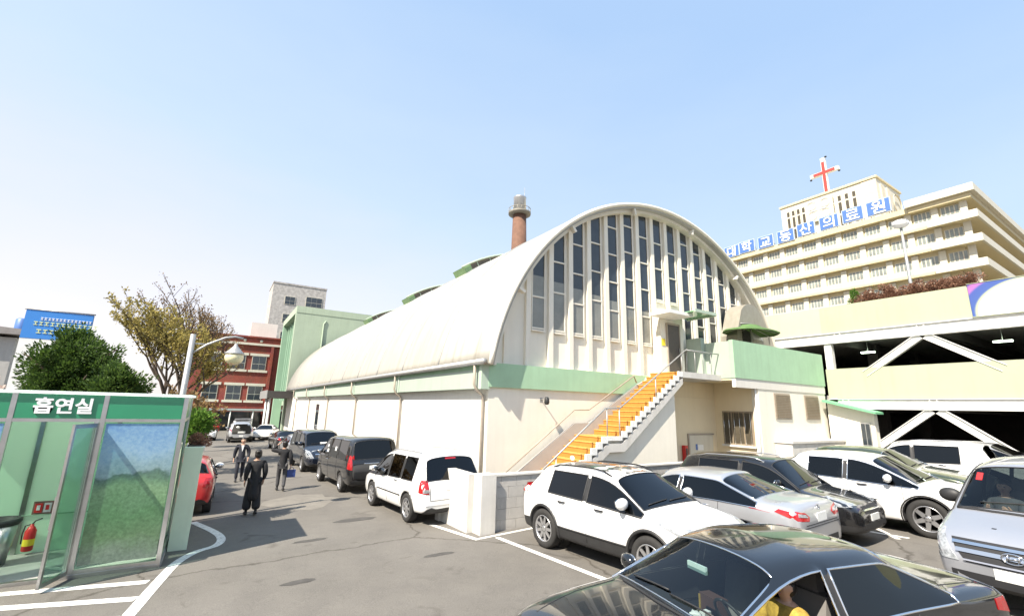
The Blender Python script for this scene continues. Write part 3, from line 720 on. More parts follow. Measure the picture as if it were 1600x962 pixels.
# ------------------------------------------------------------------ hospital
K = 80/60
hz = lambda z: 2.8+(z-2.8)*K
def hospital():
    X = 80; Y0 = 10.42*K; YL = 66
    h = thing('hospital', 'wide cream hospital block with long rows of windows and projecting white ledges', 'building', (X, Y0, 1))
    bx('wall', 'hosp_wall', h, X, X+16, Y0+1.3, YL, 0, hz(24.2)); bx('parapet', 'hosp_wall', h, X-.9, X+.0-.002, Y0+5.5, YL, hz(24.15), hz(24.72))
    bx('roof_slab', 'hosp_white', h, X-1.6, X+34, Y0-.9, Y0+6.2, hz(24.62), hz(25.4)); bx('roof_slab', 'hosp_wall', h, X-1.1, X+33, Y0-.4, Y0+6.0, hz(24.1), hz(24.615))
    bx('end_wall', 'hosp_wall', h, X+.5, X+33, Y0+1.5, Y0+12, 0, hz(24.09))
    PW = 2.175*K
    for r in range(5):
        zt = hz(23.98-2.44*r); zb = hz(22.95-2.44*r); zl = hz(22.25-2.44*r); zl0 = hz(21.98-2.44*r)
        bx('ledge', 'hosp_wall', h, X-.9, X-.003, Y0+1.4, YL, zl0, zl); bx('spandrel', 'hosp_white', h, X-.16, X-.004, Y0+1.6, YL, zl+.002, zb-.01)
        # white wrapped balcony front at the near corner and along the end
        bx('balcony_front', 'hosp_white', h, X-1.5, X+33, Y0-.8, Y0-.55, zl0-.1, zl+.55); bx('balcony_front', 'hosp_white', h, X-1.5, X-1.25, Y0-.549, Y0+4.2, zl0-.1, zl+.55)
        bx('balcony_floor', 'hosp_wall', h, X-1.249, X+33, Y0-.549, Y0+1.49, zl0-.1, zl0+.1)
        bx('window_band', 'dglass', h, X+2, X+31, Y0+1.44, Y0+1.49, zb+.1, zt)
        bm = B()
        for k in range(10): box(bm, X+1.2+3*k, X+1.7+3*k, Y0+1.30, Y0+1.435, zl0, zt+.4)
        obj('pier', bm, 'hosp_white', h)
        for k in range(18):
            y = Y0+1.02+k*PW
            if y > YL-3: break
            bx('pilaster', 'hosp_white', h, X-.30, X-.004, y-.78, y-.05, zl+.003, zt+.5)
            bm = B(); w_ = 1.45*K
            box(bm, X-.10, X-.005, y+.02, y+w_, zb, zt, 0)
            for q in range(4):
                a = y+.08+q*(w_-.1)/4; box(bm, X-.115, X-.102, a+.02, a+(w_-.1)/4-.10, zb+.07, zt-.08, 1)
            if r < 3 and k % 2 == 0 or r == 3: box(bm, X-.108, X-.101, y+.1, y+w_*.5, zb+.08, zb+.6, 2)
            obj('window', bm, ['hosp_white', 'hosp_glass', 'curtain'], h)
            bx('panel', 'hosp_panel', h, X-.20, X-.165, y+.05, y+w_-.05, zl+.1, zb-.12)
    # roof block with slot windows
    tx = 84; ty0, ty1 = 24.4, 39.1; tz0, tz1 = hz(24.2), hz(31.0)
    bx('roof_block', 'hosp_white', h, tx, tx+10, ty0, ty1, tz0, tz1); bx('roof_block_rim', 'hosp_wall', h, tx-.2, tx+10.2, ty0-.2, ty1+.2, tz1+.002, tz1+.35)
    bx('stone_panel', 'stone_light', h, tx-.06, tx-.003, ty0, ty0+2.0, tz0, tz1-.1)
    for y in [27.3+1.05*k for k in range(5)]+[34.2+.86*k for k in range(5)]:
        for z0, z1 in ((tz1-2.0, tz1-1.1), (tz1-4.2, tz1-2.3), (tz1-6.4, tz1-4.6)):
            bx('slot_window', 'slot', h, tx-.03, tx-.004, y, y+.48, z0, z1)
        bx('slot_fin', 'hosp_white', h, tx-.22, tx-.004, y-.17, y-.04, tz1-7, tz1-.9)
    for y in (ty0-.25,):
        bm = B(); box(bm, tx+1, tx+2.2, y, ty0-.003, tz0, tz1-.8); box(bm, tx+3.5, tx+4.6, y, ty0-.003, tz0, tz1-.8); obj('side_panel', bm, 'stone_light', h)
        bm = B()
        lathe(bm, [(1.9, -.12), (1.9, .0), (1.6, .02), (1.6, -.1)], 24, 'y', (tx+7, ty0-.3, tz1-3.0), caps=(0, 0)); obj('side_emblem', bm, 'stone_light', h)
mat('hosp_glass', (.24, .27, .25), .1, var=.4, scale=1.2, spec=.7)
mat('curtain', (.50, .42, .36), .8, var=.2, scale=3)
mat('slot', (.07, .06, .04), .5, var=.3)
mat('stone_light', (.62, .56, .44), .85, var=.2, scale=1.5)
hospital()
mat('emblem_grey', (.6, .6, .58), .6)
# white emblem on the roof block: four rounded lobes round a small blank disc
em = thing('emblem', 'white four-lobed emblem mounted on the hospital roof block between the slot windows', 'emblem', (83.7, 32.7, hz(27.5)))
bm = B(); ez = hz(29.1); box(bm, 83.5, 83.8, 30.5, 34.9, ez-2.0, ez+2.0); bevel(bm, .12, 2); obj('plate', bm, 'hosp_white', em)
for dy, dz in ((1.05, .9), (-1.05, .9), (1.05, -.9), (-1.05, -.9)):
    bm = B(); lathe(bm, [(.80, -.07), (.80, -.005), (.66, -.005), (.66, -.07)], 18, 'x', (83.5, 32.7+dy, ez+dz), caps=(0, 0)); obj('ring', bm, 'emblem_grey', em)
bm = B(); box(bm, 83.43, 83.495, 32.62, 32.78, ez-1.4, ez+1.5); box(bm, 83.43, 83.495, 31.6, 32.615, ez-.08, ez+.08); box(bm, 83.43, 83.495, 32.785, 33.8, ez-.08, ez+.08); obj('relief', bm, 'emblem_grey', em)
def cross():
    c = thing('rooftop_cross', 'tall red cross with white edges standing on the hospital roof', 'cross', (88, 32.8, hz(31)))
    y = 32.75; z0, z1 = hz(31), hz(37.6); za = hz(35.45)
    bm = B(); box(bm, 87.7, 88.3, y-.34, y+.34, z0, z1); box(bm, 87.71, 88.29, y-2.3, y+2.3, za-.32, za+.32); obj('white_body', bm, 'white_paint', c)
    bm = B(); prism(bm, [(87.69, y-.26, z0+.3), (87.69, y+.26, z0+.3), (87.69, y+.24, z1-.8), (87.69, y-.24, z1-.8)], (-.08, 0, 0)); obj('red_face', bm, 'red_cross', c)
    bm = B(); box(bm, 87.615, 87.69, y+.262, y+1.75, za-.23, za+.23); box(bm, 87.615, 87.69, y-1.75, y-.262, za-.23, za+.23); obj('red_face', bm, 'red_cross', c)
    for yy, zz in ((y-.5, z1+.1), (y-2.3, za-.62), (y+2.3, za-.62)):
        bm = B(); blob(bm, (87.9, yy, zz), (.2, .2, .16)); obj('floodlight', bm, 'dark', c)
cross()
mat('sign_edge', (.45, .52, .62), .5); mat('letter_white', (.85, .85, .85), .5)
TILES = [('대', 33.66, 35.9, 24.66), ('학', 31.42, 33.64, 24.76), ('교', 28.9, 30.95, 24.68), ('동', 26.3, 28.4, 24.68), ('산', 23.85, 25.95, 24.82), ('의', 21.28, 23.36, 24.84), ('료', 18.8, 20.92, 24.92), ('원', 16.25, 18.5, 24.94)]
for s, a, b, z in TILES:
    a, b = a*K, b*K; z0, z1 = hz(z), hz(z+1.68)
    t = thing('rooftop_letter', 'blue rooftop sign panel with the white syllable %s on the hospital' % s, 'letter sign', (79, (a+b)/2, z0), group='blue letter panels on the hospital roof')
    bm = B(); box(bm, 78.95, 79.2, a, b, z0, z1); obj('panel', bm, 'sign_edge', t)
    bm = B(); box(bm, 78.90, 78.948, a+.12, b-.12, z0+.12, z1-.12); obj('face', bm, 'blue_sign', t)
    m4 = frame4((78.87, (a+b)/2, (z0+z1)/2), (0, -1, 0), (0, 0, 1))
    lettering(s, 2.2, m4, 'letter_white', t, .03, .02)
    bm = B()
    for y in (a+.4, b-.4): tube(bm, [(79.25, y, z0-.35), (79.25, y, z1)], .05, 6); tube(bm, [(79.25, y, z1-.3), (80.6, y, z0-.1)], .04, 6)
    obj('support', bm, 'galv', t)
def street_lights():
    p = thing('light_pole', 'tall grey light pole with a wide head standing on the garage roof', 'light pole', (40, 10.63, 7.25))
    bm = B(); tube(bm, [(40, 10.63, 7.25), (40, 10.63, 16.6)], [.13, .08], 8); obj('pole', bm, 'galv', p)
    bm = B(); box(bm, 39.7, 40.3, 10.2, 11.05, 16.5, 16.75); bevel(bm, .05); obj('lamp_head', bm, 'galv', p)
    bm = B(); blob(bm, (40, 10.63, 16.55), (.5, .5, .32)); obj('lamp_head', bm, 'white_metal', p)
street_lights(); mat('cap_metal', (.55,.56,.57), .35, .8)
# ------------------------------------------------------------------ chimney
ch = thing('chimney', 'round brick chimney with a metal cap and ring platform behind the hall', 'chimney', (29.4, 45, 0))
bm = B(); lathe(bm, [(1.15, 0), (1.02, 20), (.86, 26.9)], 28, c=(29.4, 45, 0)); obj('stack', bm, 'chimney_brick', ch)
bm = B(); lathe(bm, [(.9, 26.9), (1.42, 27.0), (1.45, 27.2), (1.45, 27.25), (.9, 27.25)], 28, c=(29.4, 45, 0)); 
for k in range(16):
    a = 6.2832*k/16; tube(bm, [(29.4+1.4*math.cos(a), 45+1.4*math.sin(a), 27.2), (29.4+1.4*math.cos(a), 45+1.4*math.sin(a), 27.75)], .035, 5)
tube(bm, [(29.4+1.4*math.cos(k*.3142), 45+1.4*math.sin(k*.3142), 27.75) for k in range(21)], .04, 5); obj('platform', bm, 'hood_grey', ch)
bm = B(); lathe(bm, [(.80, 27.25), (.80, 29.2), (.84, 29.25), (.84, 29.4), (.7, 29.4), (.7, 28.8)], 28, c=(29.4, 45, 0)); obj('metal_cap', bm, 'cap_metal', ch)
bm = B(); tube(bm, [(30.1, 45, 27.2), (30.1, 45, 31)], .03, 5); obj('lightning_rod', bm, 'galv', ch)
# ------------------------------------------------------------------ entrance block, brick school, stone tower
def entrance():
    X0 = 7.45; Y0 = 66; ZT = 15.65
    e = thing('entrance_block', 'tall pale green block with a deep framed recess at the end of the hall', 'building', (X0, Y0, gr(X0, Y0)))
    bx('wall', 'pale_green3', e, X0+1.2, 24, Y0, Y0+15, -2.5, ZT-.3); bx('end_wall', 'pale_green3', e, X0, X0+1.198, Y0, Y0+.9, -2.5, ZT-.9)
    bx('end_wall', 'green_mid', e, X0, X0+1.198, Y0+14.1, Y0+15, -2.5, ZT-.9); bx('roof_frame', 'pale_green3', e, X0, 24.1, Y0-.05, Y0+15.05, ZT-.895, ZT)
    for k in range(5): bx('recess_fin', 'green_mid', e, X0+.6, X0+1.198, Y0+2.4+2.4*k, Y0+2.75+2.4*k, 3, ZT-.91)
    bx('recess_glass', 'recess_glass', e, X0+1.12, X0+1.197, Y0+.95, Y0+14.05, 3.6, ZT-.95)
    bx('canopy', 'dark_canopy', e, X0-2.6, X0+.3, Y0-6, Y0+4, 3.3, 4.1); bx('canopy_edge', 'galv', e, X0-2.66, X0-2.605, Y0-6, Y0+4, 3.2, 4.16)
    for y in (Y0-5, Y0-1): bm = B(); tube(bm, [(X0-2.2, y, -2), (X0-2.2, y, 3.3)], .14, 10); obj('column', bm, 'white_paint', e)
    bx('entrance_door', 'dglass', e, X0-.02, X0-.003, Y0-.0+1.2, Y0+3, -1.2, 2.4)
    bm = B(); tube(bm, [(X0+3.6, Y0-.1, -1), (X0+3.6, Y0-.1, 13.5), (X0+3.9, Y0-.05, 14)], .1, 8); obj('downpipe', bm, 'pale_green3', e)
mat('pale_green3', (.37, .45, .34), .75, var=.08, scale=.5, streak=.2)
mat('green_mid', (.30, .46, .33), .75, var=.1, scale=.5)
mat('recess_glass', (.14, .24, .19), .2, var=.3, scale=.4)
mat('dark_canopy', (.05, .045, .042), .6, var=.2)
entrance()
def brickmat():
    m = mat('brick_wall', (.34, .07, .045), .85); N = m.node_tree.nodes; Lk = m.node_tree.links; P = N['Principled BSDF']
    tc = N.new('ShaderNodeTexCoord'); mp = N.new('ShaderNodeMapping'); mp.inputs['Rotation'].default_value = (R_(90), 0, 0)
    b = N.new('ShaderNodeTexBrick'); b.inputs['Scale'].default_value = 3.5; b.inputs['Color1'].default_value = (.40, .075, .045, 1); b.inputs['Color2'].default_value = (.26, .05, .035, 1); b.inputs['Mortar'].default_value = (.34, .2, .16, 1)
    b.inputs['Mortar Size'].default_value = .012
    n = N.new('ShaderNodeTexNoise'); n.inputs['Scale'].default_value = .6; n.inputs['Detail'].default_value = 6
    mx = N.new('ShaderNodeMix'); mx.data_type = 'RGBA'; mx.blend_type = 'MULTIPLY'; mx.inputs[0].default_value = .6
    Lk.new(tc.outputs['Object'], mp.inputs[0]); Lk.new(mp.outputs[0], b.inputs[0]); Lk.new(tc.outputs['Object'], n.inputs['Vector']); Lk.new(b.outputs[0], mx.inputs[6]); Lk.new(n.outputs['Color'], mx.inputs[7]); Lk.new(mx.outputs[2], P.inputs['Base Color'])
brickmat()
def window_block(parent, x, y, z, w, h, m='dglass', fr='hosp_white', sill=True, mull=1):
    wn = bx('window', fr, parent, x, x+w, y-.10, y-.004, z, z+h)
    bm = B(); n = mull+1; pw = (w-.12)/n
    for k in range(n):
        box(bm, x+.06+k*pw+.03, x+.06+(k+1)*pw-.03, y-.12, y-.102, z+.08, z+h*.42, 0); box(bm, x+.06+k*pw+.03, x+.06+(k+1)*pw-.03, y-.12, y-.102, z+h*.46, z+h-.08, 0)
    obj('pane', bm, m, wn)
    if sill: bx('lintel', 'hosp_white', wn, x-.35, x+w+.35, y-.16, y-.005, z+h+.02, z+h+.42); bx('sill', 'hosp_white', wn, x-.35, x+w+.35, y-.2, y-.005, z-.36, z-.02)
def brick_school():
    Y = 86; b = thing('brick_building', 'red brick building with white window bands beyond the parked cars', 'building', (3, Y, gr(3, Y)))
    bx('wall', 'brick_wall', b, -5, 8.9, Y, Y+14, -3, 13.2); bx('pier', 'brick_wall', b, 6.6, 7.0, Y-.35, Y-.002, -3, 11.9); bx('pier', 'brick_wall', b, 8.2, 8.6, Y-.35, Y-.002, -3, 11.9)
    bx('cornice', 'hosp_white', b, -5, 8.9, Y-.3, Y-.003, 11.95, 12.3); bx('coping', 'brick_wall', b, -5.1, 9, Y-.25, Y+.3, 13.202, 13.45)
    for z in (7.9, 3.0):
        for x in (4.0, 1.0, -2.2): window_block(b, x, Y, z, 2.1, 2.3)
    for x in (5.0, 2.6, .2, -2.2): 
        bm = B(); lathe(bm, [(.22, -.06), (.22, .0)], 14, 'y', (x, Y-.02, 12.7)); obj('round_vent', bm, 'hosp_white', b)
    bx('awning', 'awning_grey', b, -4.9, 6.8, Y-4.5, Y-.36, 1.4, 1.65)
    for x in (-4, -1, 2, 5): bm = B(); tube(bm, [(x, Y-4.3, -1.8), (x, Y-4.3, 1.4)], .09, 8); obj('awning_post', bm, 'white_paint', b)
    bx('shopfront', 'dglass', b, -4.9, 6.4, Y-.2, Y-.37+.25, -1.7, 1.2)
mat('awning_grey', (.30, .36, .36), .6, var=.1)
brick_school()
up = bx('penthouse', 'white_wall', None, 3.4, 7.6, 92, 100, -1, 16.7); tag(up, 'plain white block rising behind the red brick building', 'building')
def tower():
    Y = 112; t = thing('stone_tower', 'grey rough stone tower block with small white framed windows', 'building', (12, Y, gr(12, Y)))
    k = Y/95
    x0, x1 = 6.15*k, 15.75*k; zt = 2.8+22.4*k
    bx('wall', 'stone', t, x0, x1, Y, Y+10, -2, zt)
    for z in (zt-4.6, zt-8.7, zt-12.8, zt-16.9): window_block(t, x0+2.6, Y, z, 2.2, 1.9, sill=False)
    for z in (zt-4.6, zt-8.7): window_block(t, x0+7.0, Y, z, 3.6, 2.4, sill=False, mull=2)
    bx('coping', 'stone', t, x0-.1, x1+.1, Y-.1, Y+10.1, zt+.002, zt+.35)
tower()
def left_house():
    h = thing('grey_house', 'low grey house with a sloping dark roof at the left edge', 'building', (-19, 48, gr(0, 48)))
    bx('wall', 'concrete', h, -34, -13.2, 48, 56, -2, 7.0)
    bm = B(); prism(bm, [(-34.5, 47.4, 9.2), (-12.6, 47.4, 7.6), (-12.6, 47.4, 7.2), (-34.5, 47.4, 7.2)], (0, 9, 0)); obj('roof', bm, 'roof_slate', h)
    for x in (-17.8, -21): bx('window', 'dglass', h, x, x+1.6, 47.9, 47.996, 3.5, 5.2)
    bm = B(); lathe(bm, [(.4, 7.4), (.42, 7.6), (.42, 8.6), (.3, 8.7), (.01, 8.7)], 16, c=(-13.6, 50, 0)); obj('water_tank', bm, 'blue_sign', h)
mat('roof_slate', (.28, .26, .25), .8, var=.2, scale=2)
left_house()
def notice_sign():
    s = thing('notice_board', 'tall white notice banner with a blue header behind the evergreen', 'notice board', (-7.1, 30, gr(0, 30)))
    x0, x1 = -8.15, -5.75; y = 30
    bm = B(); box(bm, x0, x1, y, y+.14, 2.2, 5.45); obj('panel', bm, 'white_paint', s)
    bm = B(); box(bm, x0, x1, y-.01, y+.14, 5.455, 6.8); obj('header', bm, 'header_blue', s)
    for (a, b, z, h, m) in ((.55, 2.3, 6.36, .14, 'letter_white'), (.35, 2.6, 6.10, .20, 'notice_yellow'), (.5, 1.6, 5.72, .22, 'notice_yellow')):
        # unreadable line of lettering: a row of small strokes
        bm = B(); x = x0+a; rr = random.Random(int(z*100))
        while x < x0+b:
            w_ = h*rr.uniform(.75, .95); box(bm, x, x+w_*.8, y-.03, y-.012, z+h*.65, z+h*.85); box(bm, x, x+w_*.8, y-.03, y-.012, z, z+h*.16); box(bm, x+w_*.32, x+w_*.5, y-.029, y-.012, z+h*.17, z+h*.64); x += w_*1.12
        obj('blurred_line', bm, m, s)
    for x in (x0+.1, x1-.1): bm = B(); tube(bm, [(x, y+.2, -.8), (x, y+.2, 6.8)], .05, 8); obj('post', bm, 'galv', s)
    bm = B(); tube(bm, [(x0-.06, y, 6.84), (x1+.06, y, 6.84)], .04, 6); obj('top_rail', bm, 'galv', s)
    for z in (4.45, 4.1): bx('printed_rule', 'letter_grey', s, x0+.45, x0+.75, y-.02, y-.002, z, z+.03)
mat('header_blue', (.04, .22, .62), .5); mat('notice_yellow', (.62, .68, .36), .6); mat('letter_grey', (.5, .5, .52), .6)
notice_sign()

# ------------------------------------------------------------------ smoking booth
mat('booth_green', (.03, .25, .13), .3, var=.10, scale=1.2, coat=.3)
def frosted(name, col, k=.6):
    m = mat(name, col, .5, var=.05, scale=1); N = m.node_tree.nodes; Lk = m.node_tree.links; P = N['Principled BSDF']; o = N['Material Output']
    t = N.new('ShaderNodeBsdfTranslucent'); t.inputs[0].default_value = tuple(min(1, c*1.35) for c in col)+(1,); x = N.new('ShaderNodeMixShader'); x.inputs[0].default_value = k
    Lk.new(P.outputs[0], x.inputs[1]); Lk.new(t.outputs[0], x.inputs[2]); Lk.new(x.outputs[0], o.inputs[0])
frosted('booth_wall', (.60, .82, .62), .6); frosted('booth_roof', (.70, .76, .72), .7)
mat('booth_floor', (.36, .35, .33), .8, var=.15)
def booth():
    b = thing('smoking_booth', 'glass shelter with green fascia, steel frame and an open door', 'shelter', (-2.4, 12.2, gr(0, 12.2)))
    zb = -.235; XR_, XL_ = -.50, -4.10; Y0, Y1 = 11.20, 13.15; zt = 2.85; zf = 2.37
    xs = [XR_, -1.70, -2.90, XL_]
    def post(x, y, z0=zb, z1=zt, r=.035, n='post', p=None): return bx(n, 'steel', p or b, x-r, x+r, y-r, y+r, z0, z1, bev=.006)
    bx('floor', 'booth_floor', b, XL_-.05, XR_+.05, Y0+.04, Y1+.05, zb-.15, zb+.05); bx('threshold', 'steel', b, XL_, XR_, Y0-.045, Y0+.038, zb-.1, zb+.075)
    for x in xs: post(x, Y0); post(x, Y1)
    post(-1.78, Y0, zb+.07, zf, .03, 'door_jamb'); 
    bx('roof', 'booth_roof', b, XL_-.08, XR_+.08, Y0-.08, Y1+.08, zt+.003, zt+.05)
    for k in range(3):
        x0, x1 = xs[k+1]+.037, xs[k]-.037
        bx('fascia_panel', 'booth_green', b, x0, x1, Y0-.03, Y0-.005, zf+.06, zt-.004)
        bx('rail', 'steel', b, x0, x1, Y0-.034, Y0+.03, zf, zf+.055); bx('rail', 'steel', b, x0, x1, Y1-.034, Y1+.03, zf, zf+.055)
        if k != 1: bx('rail', 'steel', b, x0, x1, Y0-.03, Y0+.03, zb+.076, zb+.14)
        bx('back_panel', 'booth_wall', b, x0, x1, Y1-.01, Y1+.012, zb+.05, zf-.003); bx('back_fascia', 'booth_green', b, x0, x1, Y1-.01, Y1+.012, zf+.06, zt-.004)
    for x in (XR_, XL_):
        bx('side_glass', 'pane', b, x-.008, x+.008, Y0+.04, Y1-.04, zb+.1, zf); bx('side_fascia', 'booth_green', b, x-.012, x+.012, Y0+.04, Y1-.04, zf+.06, zt-.004); bx('rail', 'steel', b, x-.03, x+.03, Y0+.04, Y1-.04, zf, zf+.055)
        bx('rail', 'steel', b, x-.03, x+.03, Y0+.04, Y1-.04, zb+.05, zb+.11)
    bx('front_glass', 'pane', b, xs[1]+.04, XR_-.04, Y0-.004, Y0+.004, zb+.15, zf-.002)
    bx('print', 'print_film', b, xs[1]+.06, XR_-.05, Y0-.012, Y0-.007, zb+.20, zf-.03)
    bx('print', 'print_film', b, XL_+.05, xs[2]-.05, Y0-.012, Y0-.007, zb+.20, zf-.03); bx('front_glass', 'pane', b, XL_+.04, xs[2]-.04, Y0-.004, Y0+.004, zb+.15, zf-.002)
    bx('dado_rail', 'green_mid', b, xs[2], xs[1], Y1-.04, Y1-.012, .50, .52)
    m4 = frame4((-2.26, Y0-.045, 2.65), (1, 0, 0), (0, 0, 1)); lettering('흡연실', .29, m4, 'letter_white', b, .012, .008)
    # door swung outwards
    a = Vector((-1.75, Y0-.06, 0)); d = Vector((-.20, -.62, 0)); 
    dm = Matrix.Translation(a) @ Matrix.Rotation(math.atan2(d.y, d.x), 4, 'Z'); L = d.length
    def dbox(n, m, p, *v):
        bm = B(); box(bm, *v); bmesh.ops.transform(bm, matrix=dm, verts=bm.verts); return obj(n, bm, m, p)
    do = dbox('door', 'steel', b, 0, .05, -.02, .02, zb+.09, zf-.02); dbox('stile', 'steel', do, L-.05, L, -.02, .02, zb+.09, zf-.02); dbox('door_rail', 'steel', do, .051, L-.051, -.02, .02, zb+.09, zb+.16); dbox('door_rail', 'steel', do, .051, L-.051, -.02, .02, zf-.09, zf-.02)
    dbox('door_glass', 'pane', do, .05, L-.05, -.005, .005, zb+.16, zf-.09); dbox('handle', 'chrome', do, L-.1, L-.07, -.07, -.04, .7, 1.2)
def printmat():
    """Landscape film: printed sky over printed hills and meadow, fixed in the sheet."""
    m = mat('print_film', (.3, .4, .4), .18, coat=.4); N = m.node_tree.nodes; Lk = m.node_tree.links; P = N['Principled BSDF']
    tc = N.new('ShaderNodeTexCoord'); sp = N.new('ShaderNodeSeparateXYZ'); Lk.new(tc.outputs['Object'], sp.inputs[0])
    n = N.new('ShaderNodeTexNoise'); n.inputs['Scale'].default_value = 2.6; n.inputs['Detail'].default_value = 8; Lk.new(tc.outputs['Object'], n.inputs['Vector'])
    ad = N.new('ShaderNodeMath'); ad.operation = 'MULTIPLY_ADD'; ad.inputs[1].default_value = .5; Lk.new(n.outputs[0], ad.inputs[0]); Lk.new(sp.outputs[2], ad.inputs[2])
    r = N.new('ShaderNodeValToRGB'); mr = N.new('ShaderNodeMapRange'); mr.inputs[1].default_value = .1; mr.inputs[2].default_value = 2.9; Lk.new(ad.outputs[0], mr.inputs[0]); Lk.new(mr.outputs[0], r.inputs[0])
    e = r.color_ramp.elements; e[0].position = 0; e[0].color = (.50, .54, .46, 1); e[1].position = 1; e[1].color = (.30, .54, .82, 1)
    for p, c in ((.16, (.46, .52, .42)), (.26, (.32, .46, .26)), (.42, (.27, .47, .25)), (.56, (.36, .55, .34)), (.60, (.28, .46, .30)), (.655, (.18, .31, .27)), (.67, (.42, .58, .62)), (.80, (.46, .66, .82))):
        q = e.new(p); q.color = c+(1,)
    n2 = N.new('ShaderNodeTexNoise'); n2.inputs['Scale'].default_value = 16; n2.inputs['Detail'].default_value = 10; n2.inputs['Roughness'].default_value = .75; Lk.new(tc.outputs['Object'], n2.inputs['Vector'])
    mx = N.new('ShaderNodeMix'); mx.data_type = 'RGBA'; mx.blend_type = 'OVERLAY'; mx.inputs[0].default_value = .8; Lk.new(r.outputs[0], mx.inputs[6]); Lk.new(n2.outputs[0], mx.inputs[7]); Lk.new(mx.outputs[2], P.inputs['Base Color'])
    t = N.new('ShaderNodeBsdfTranslucent'); Lk.new(mx.outputs[2], t.inputs[0]); x = N.new('ShaderNodeMixShader'); x.inputs[0].default_value = .5; o = N['Material Output']
    Lk.new(P.outputs[0], x.inputs[1]); Lk.new(t.outputs[0], x.inputs[2]); Lk.new(x.outputs[0], o.inputs[0])
printmat()
booth()
def extinguisher():
    x, y, z = -2.69, 13.03, 0
    e = thing('fire_extinguisher', 'red fire extinguisher hanging inside the green smoking shelter', 'fire extinguisher', (x, y, -.1))
    bm = B(); lathe(bm, [(.07, -.12), (.085, -.10), (.085, .24), (.05, .31), (.03, .33), (.03, .36)], 18, c=(x, y, 0)); obj('cylinder', bm, 'red', e)
    bm = B(); lathe(bm, [(.0865, -.02), (.0865, .10)], 18, c=(x, y, 0), caps=(0, 0)); obj('label_band', bm, 'yellow2', e)
    bm = B(); tube(bm, [(x, y, .36), (x+.04, y-.02, .42), (x+.13, y-.02, .46)], .012, 6); tube(bm, [(x-.02, y, .36), (x-.09, y-.02, .34), (x-.11, y-.02, .2), (x-.1, y-.02, .02)], .012, 6); obj('valve_and_hose', bm, 'black_plastic', e)
extinguisher()
ns = thing('warning_notice', 'small square red and white notice on the shelter wall above the extinguisher', 'notice', (-2.62, 13.12, .6))
bx('plate', 'sign_brown', ns, -2.76, -2.46, 13.115, 13.135, .52, .76) if 'sign_brown' in MATS else (mat('sign_brown', (.22, .13, .10), .5), bx('plate', 'sign_brown', ns, -2.76, -2.46, 13.115, 13.135, .52, .76))
bx('red_panel', 'red', ns, -2.73, -2.62, 13.10, 13.113, .555, .725); bx('white_panel', 'plate', ns, -2.60, -2.49, 13.10, 13.113, .555, .725)
bx('mark', 'plate', ns, -2.70, -2.65, 13.09, 13.099, .60, .69); bx('mark', 'red', ns, -2.57, -2.52, 13.09, 13.099, .60, .69)
bn2 = thing('rubbish_bin', 'tapered steel rubbish bin with a black rim in the shelter doorway', 'bin', (-3.02, 12.45, -.18))
bm = B(); lathe(bm, [(.20, -.18), (.27, .52)], 24, c=(-3.02, 12.45, 0)); obj('body', bm, 'steel', bn2)
bm = B(); lathe(bm, [(.275, .50), (.30, .54), (.29, .60), (.24, .60), (.23, .54)], 24, c=(-3.02, 12.45, 0)); obj('rim', bm, 'black_plastic', bn2)
# pale slab wall beside the booth with planter behind
sw = thing('planter_wall', 'pale green rendered planter wall beside the smoking shelter', 'planter', (-.2, 12.6, gr(0, 12.6)))
bx('front', 'booth_pale', sw, -.43, -.10, 12.28, 12.5, -.35, 1.80, bev=.01) if 'booth_pale' in MATS else (mat('booth_pale', (.74, .84, .64), .75, var=.06, scale=1.5, streak=.15), bx('front', 'booth_pale', sw, -.43, -.10, 12.28, 12.5, -.35, 1.80, bev=.01))
bx('side', 'booth_pale', sw, -.42, -.11, 12.502, 15.0, -.4, 1.70); bx('coping', 'cream', sw, -.44, -.07, 12.47, 15.02, 1.702, 1.78)
bx('soil', 'bark', sw, -.40, -.13, 12.6, 14.9, 1.785, 1.80)
def globe_lamp():
    k = 15/13.2; px, py = -.78, 15.0
    l = thing('street_lamp', 'grey street lamp with a curved arm and one cream globe', 'street lamp', (px, py, gr(0, py)))
    zt = 2.8+(4.35-2.8)*k
    bm = B(); tube(bm, [(px, py, -.4), (px, py, zt)], [.085, .065], 12); obj('pole', bm, 'galv', l)
    gx, gz = .22*k, 2.8+(3.86-2.8)*k
    bm = B(); tube(bm, [(px, py, zt-.55), (px+.35, py, zt-.25), (px+.75, py, zt-.02), (gx-.05, py, zt+.03), (gx+.16, py, zt+.0)], .03, 8); tube(bm, [(px, py, zt-.25), (px+.35, py, zt-.25)], .02, 8); obj('arm', bm, 'galv', l)
    bm = B(); lathe(bm, [(.03, gz+.40), (.05, gz+.33), (.16, gz+.20), (.245, gz+.12), (.245, gz+.09)], 16, c=(gx, py, 0)); obj('cap', bm, 'galv', l)
    bm = B(); blob(bm, (gx, py, gz), (.235, .235, .215), u=24, v=16); obj('globe', bm, 'globe', l)
mat('globe', (.72, .66, .42), .3, var=.05)
globe_lamp()
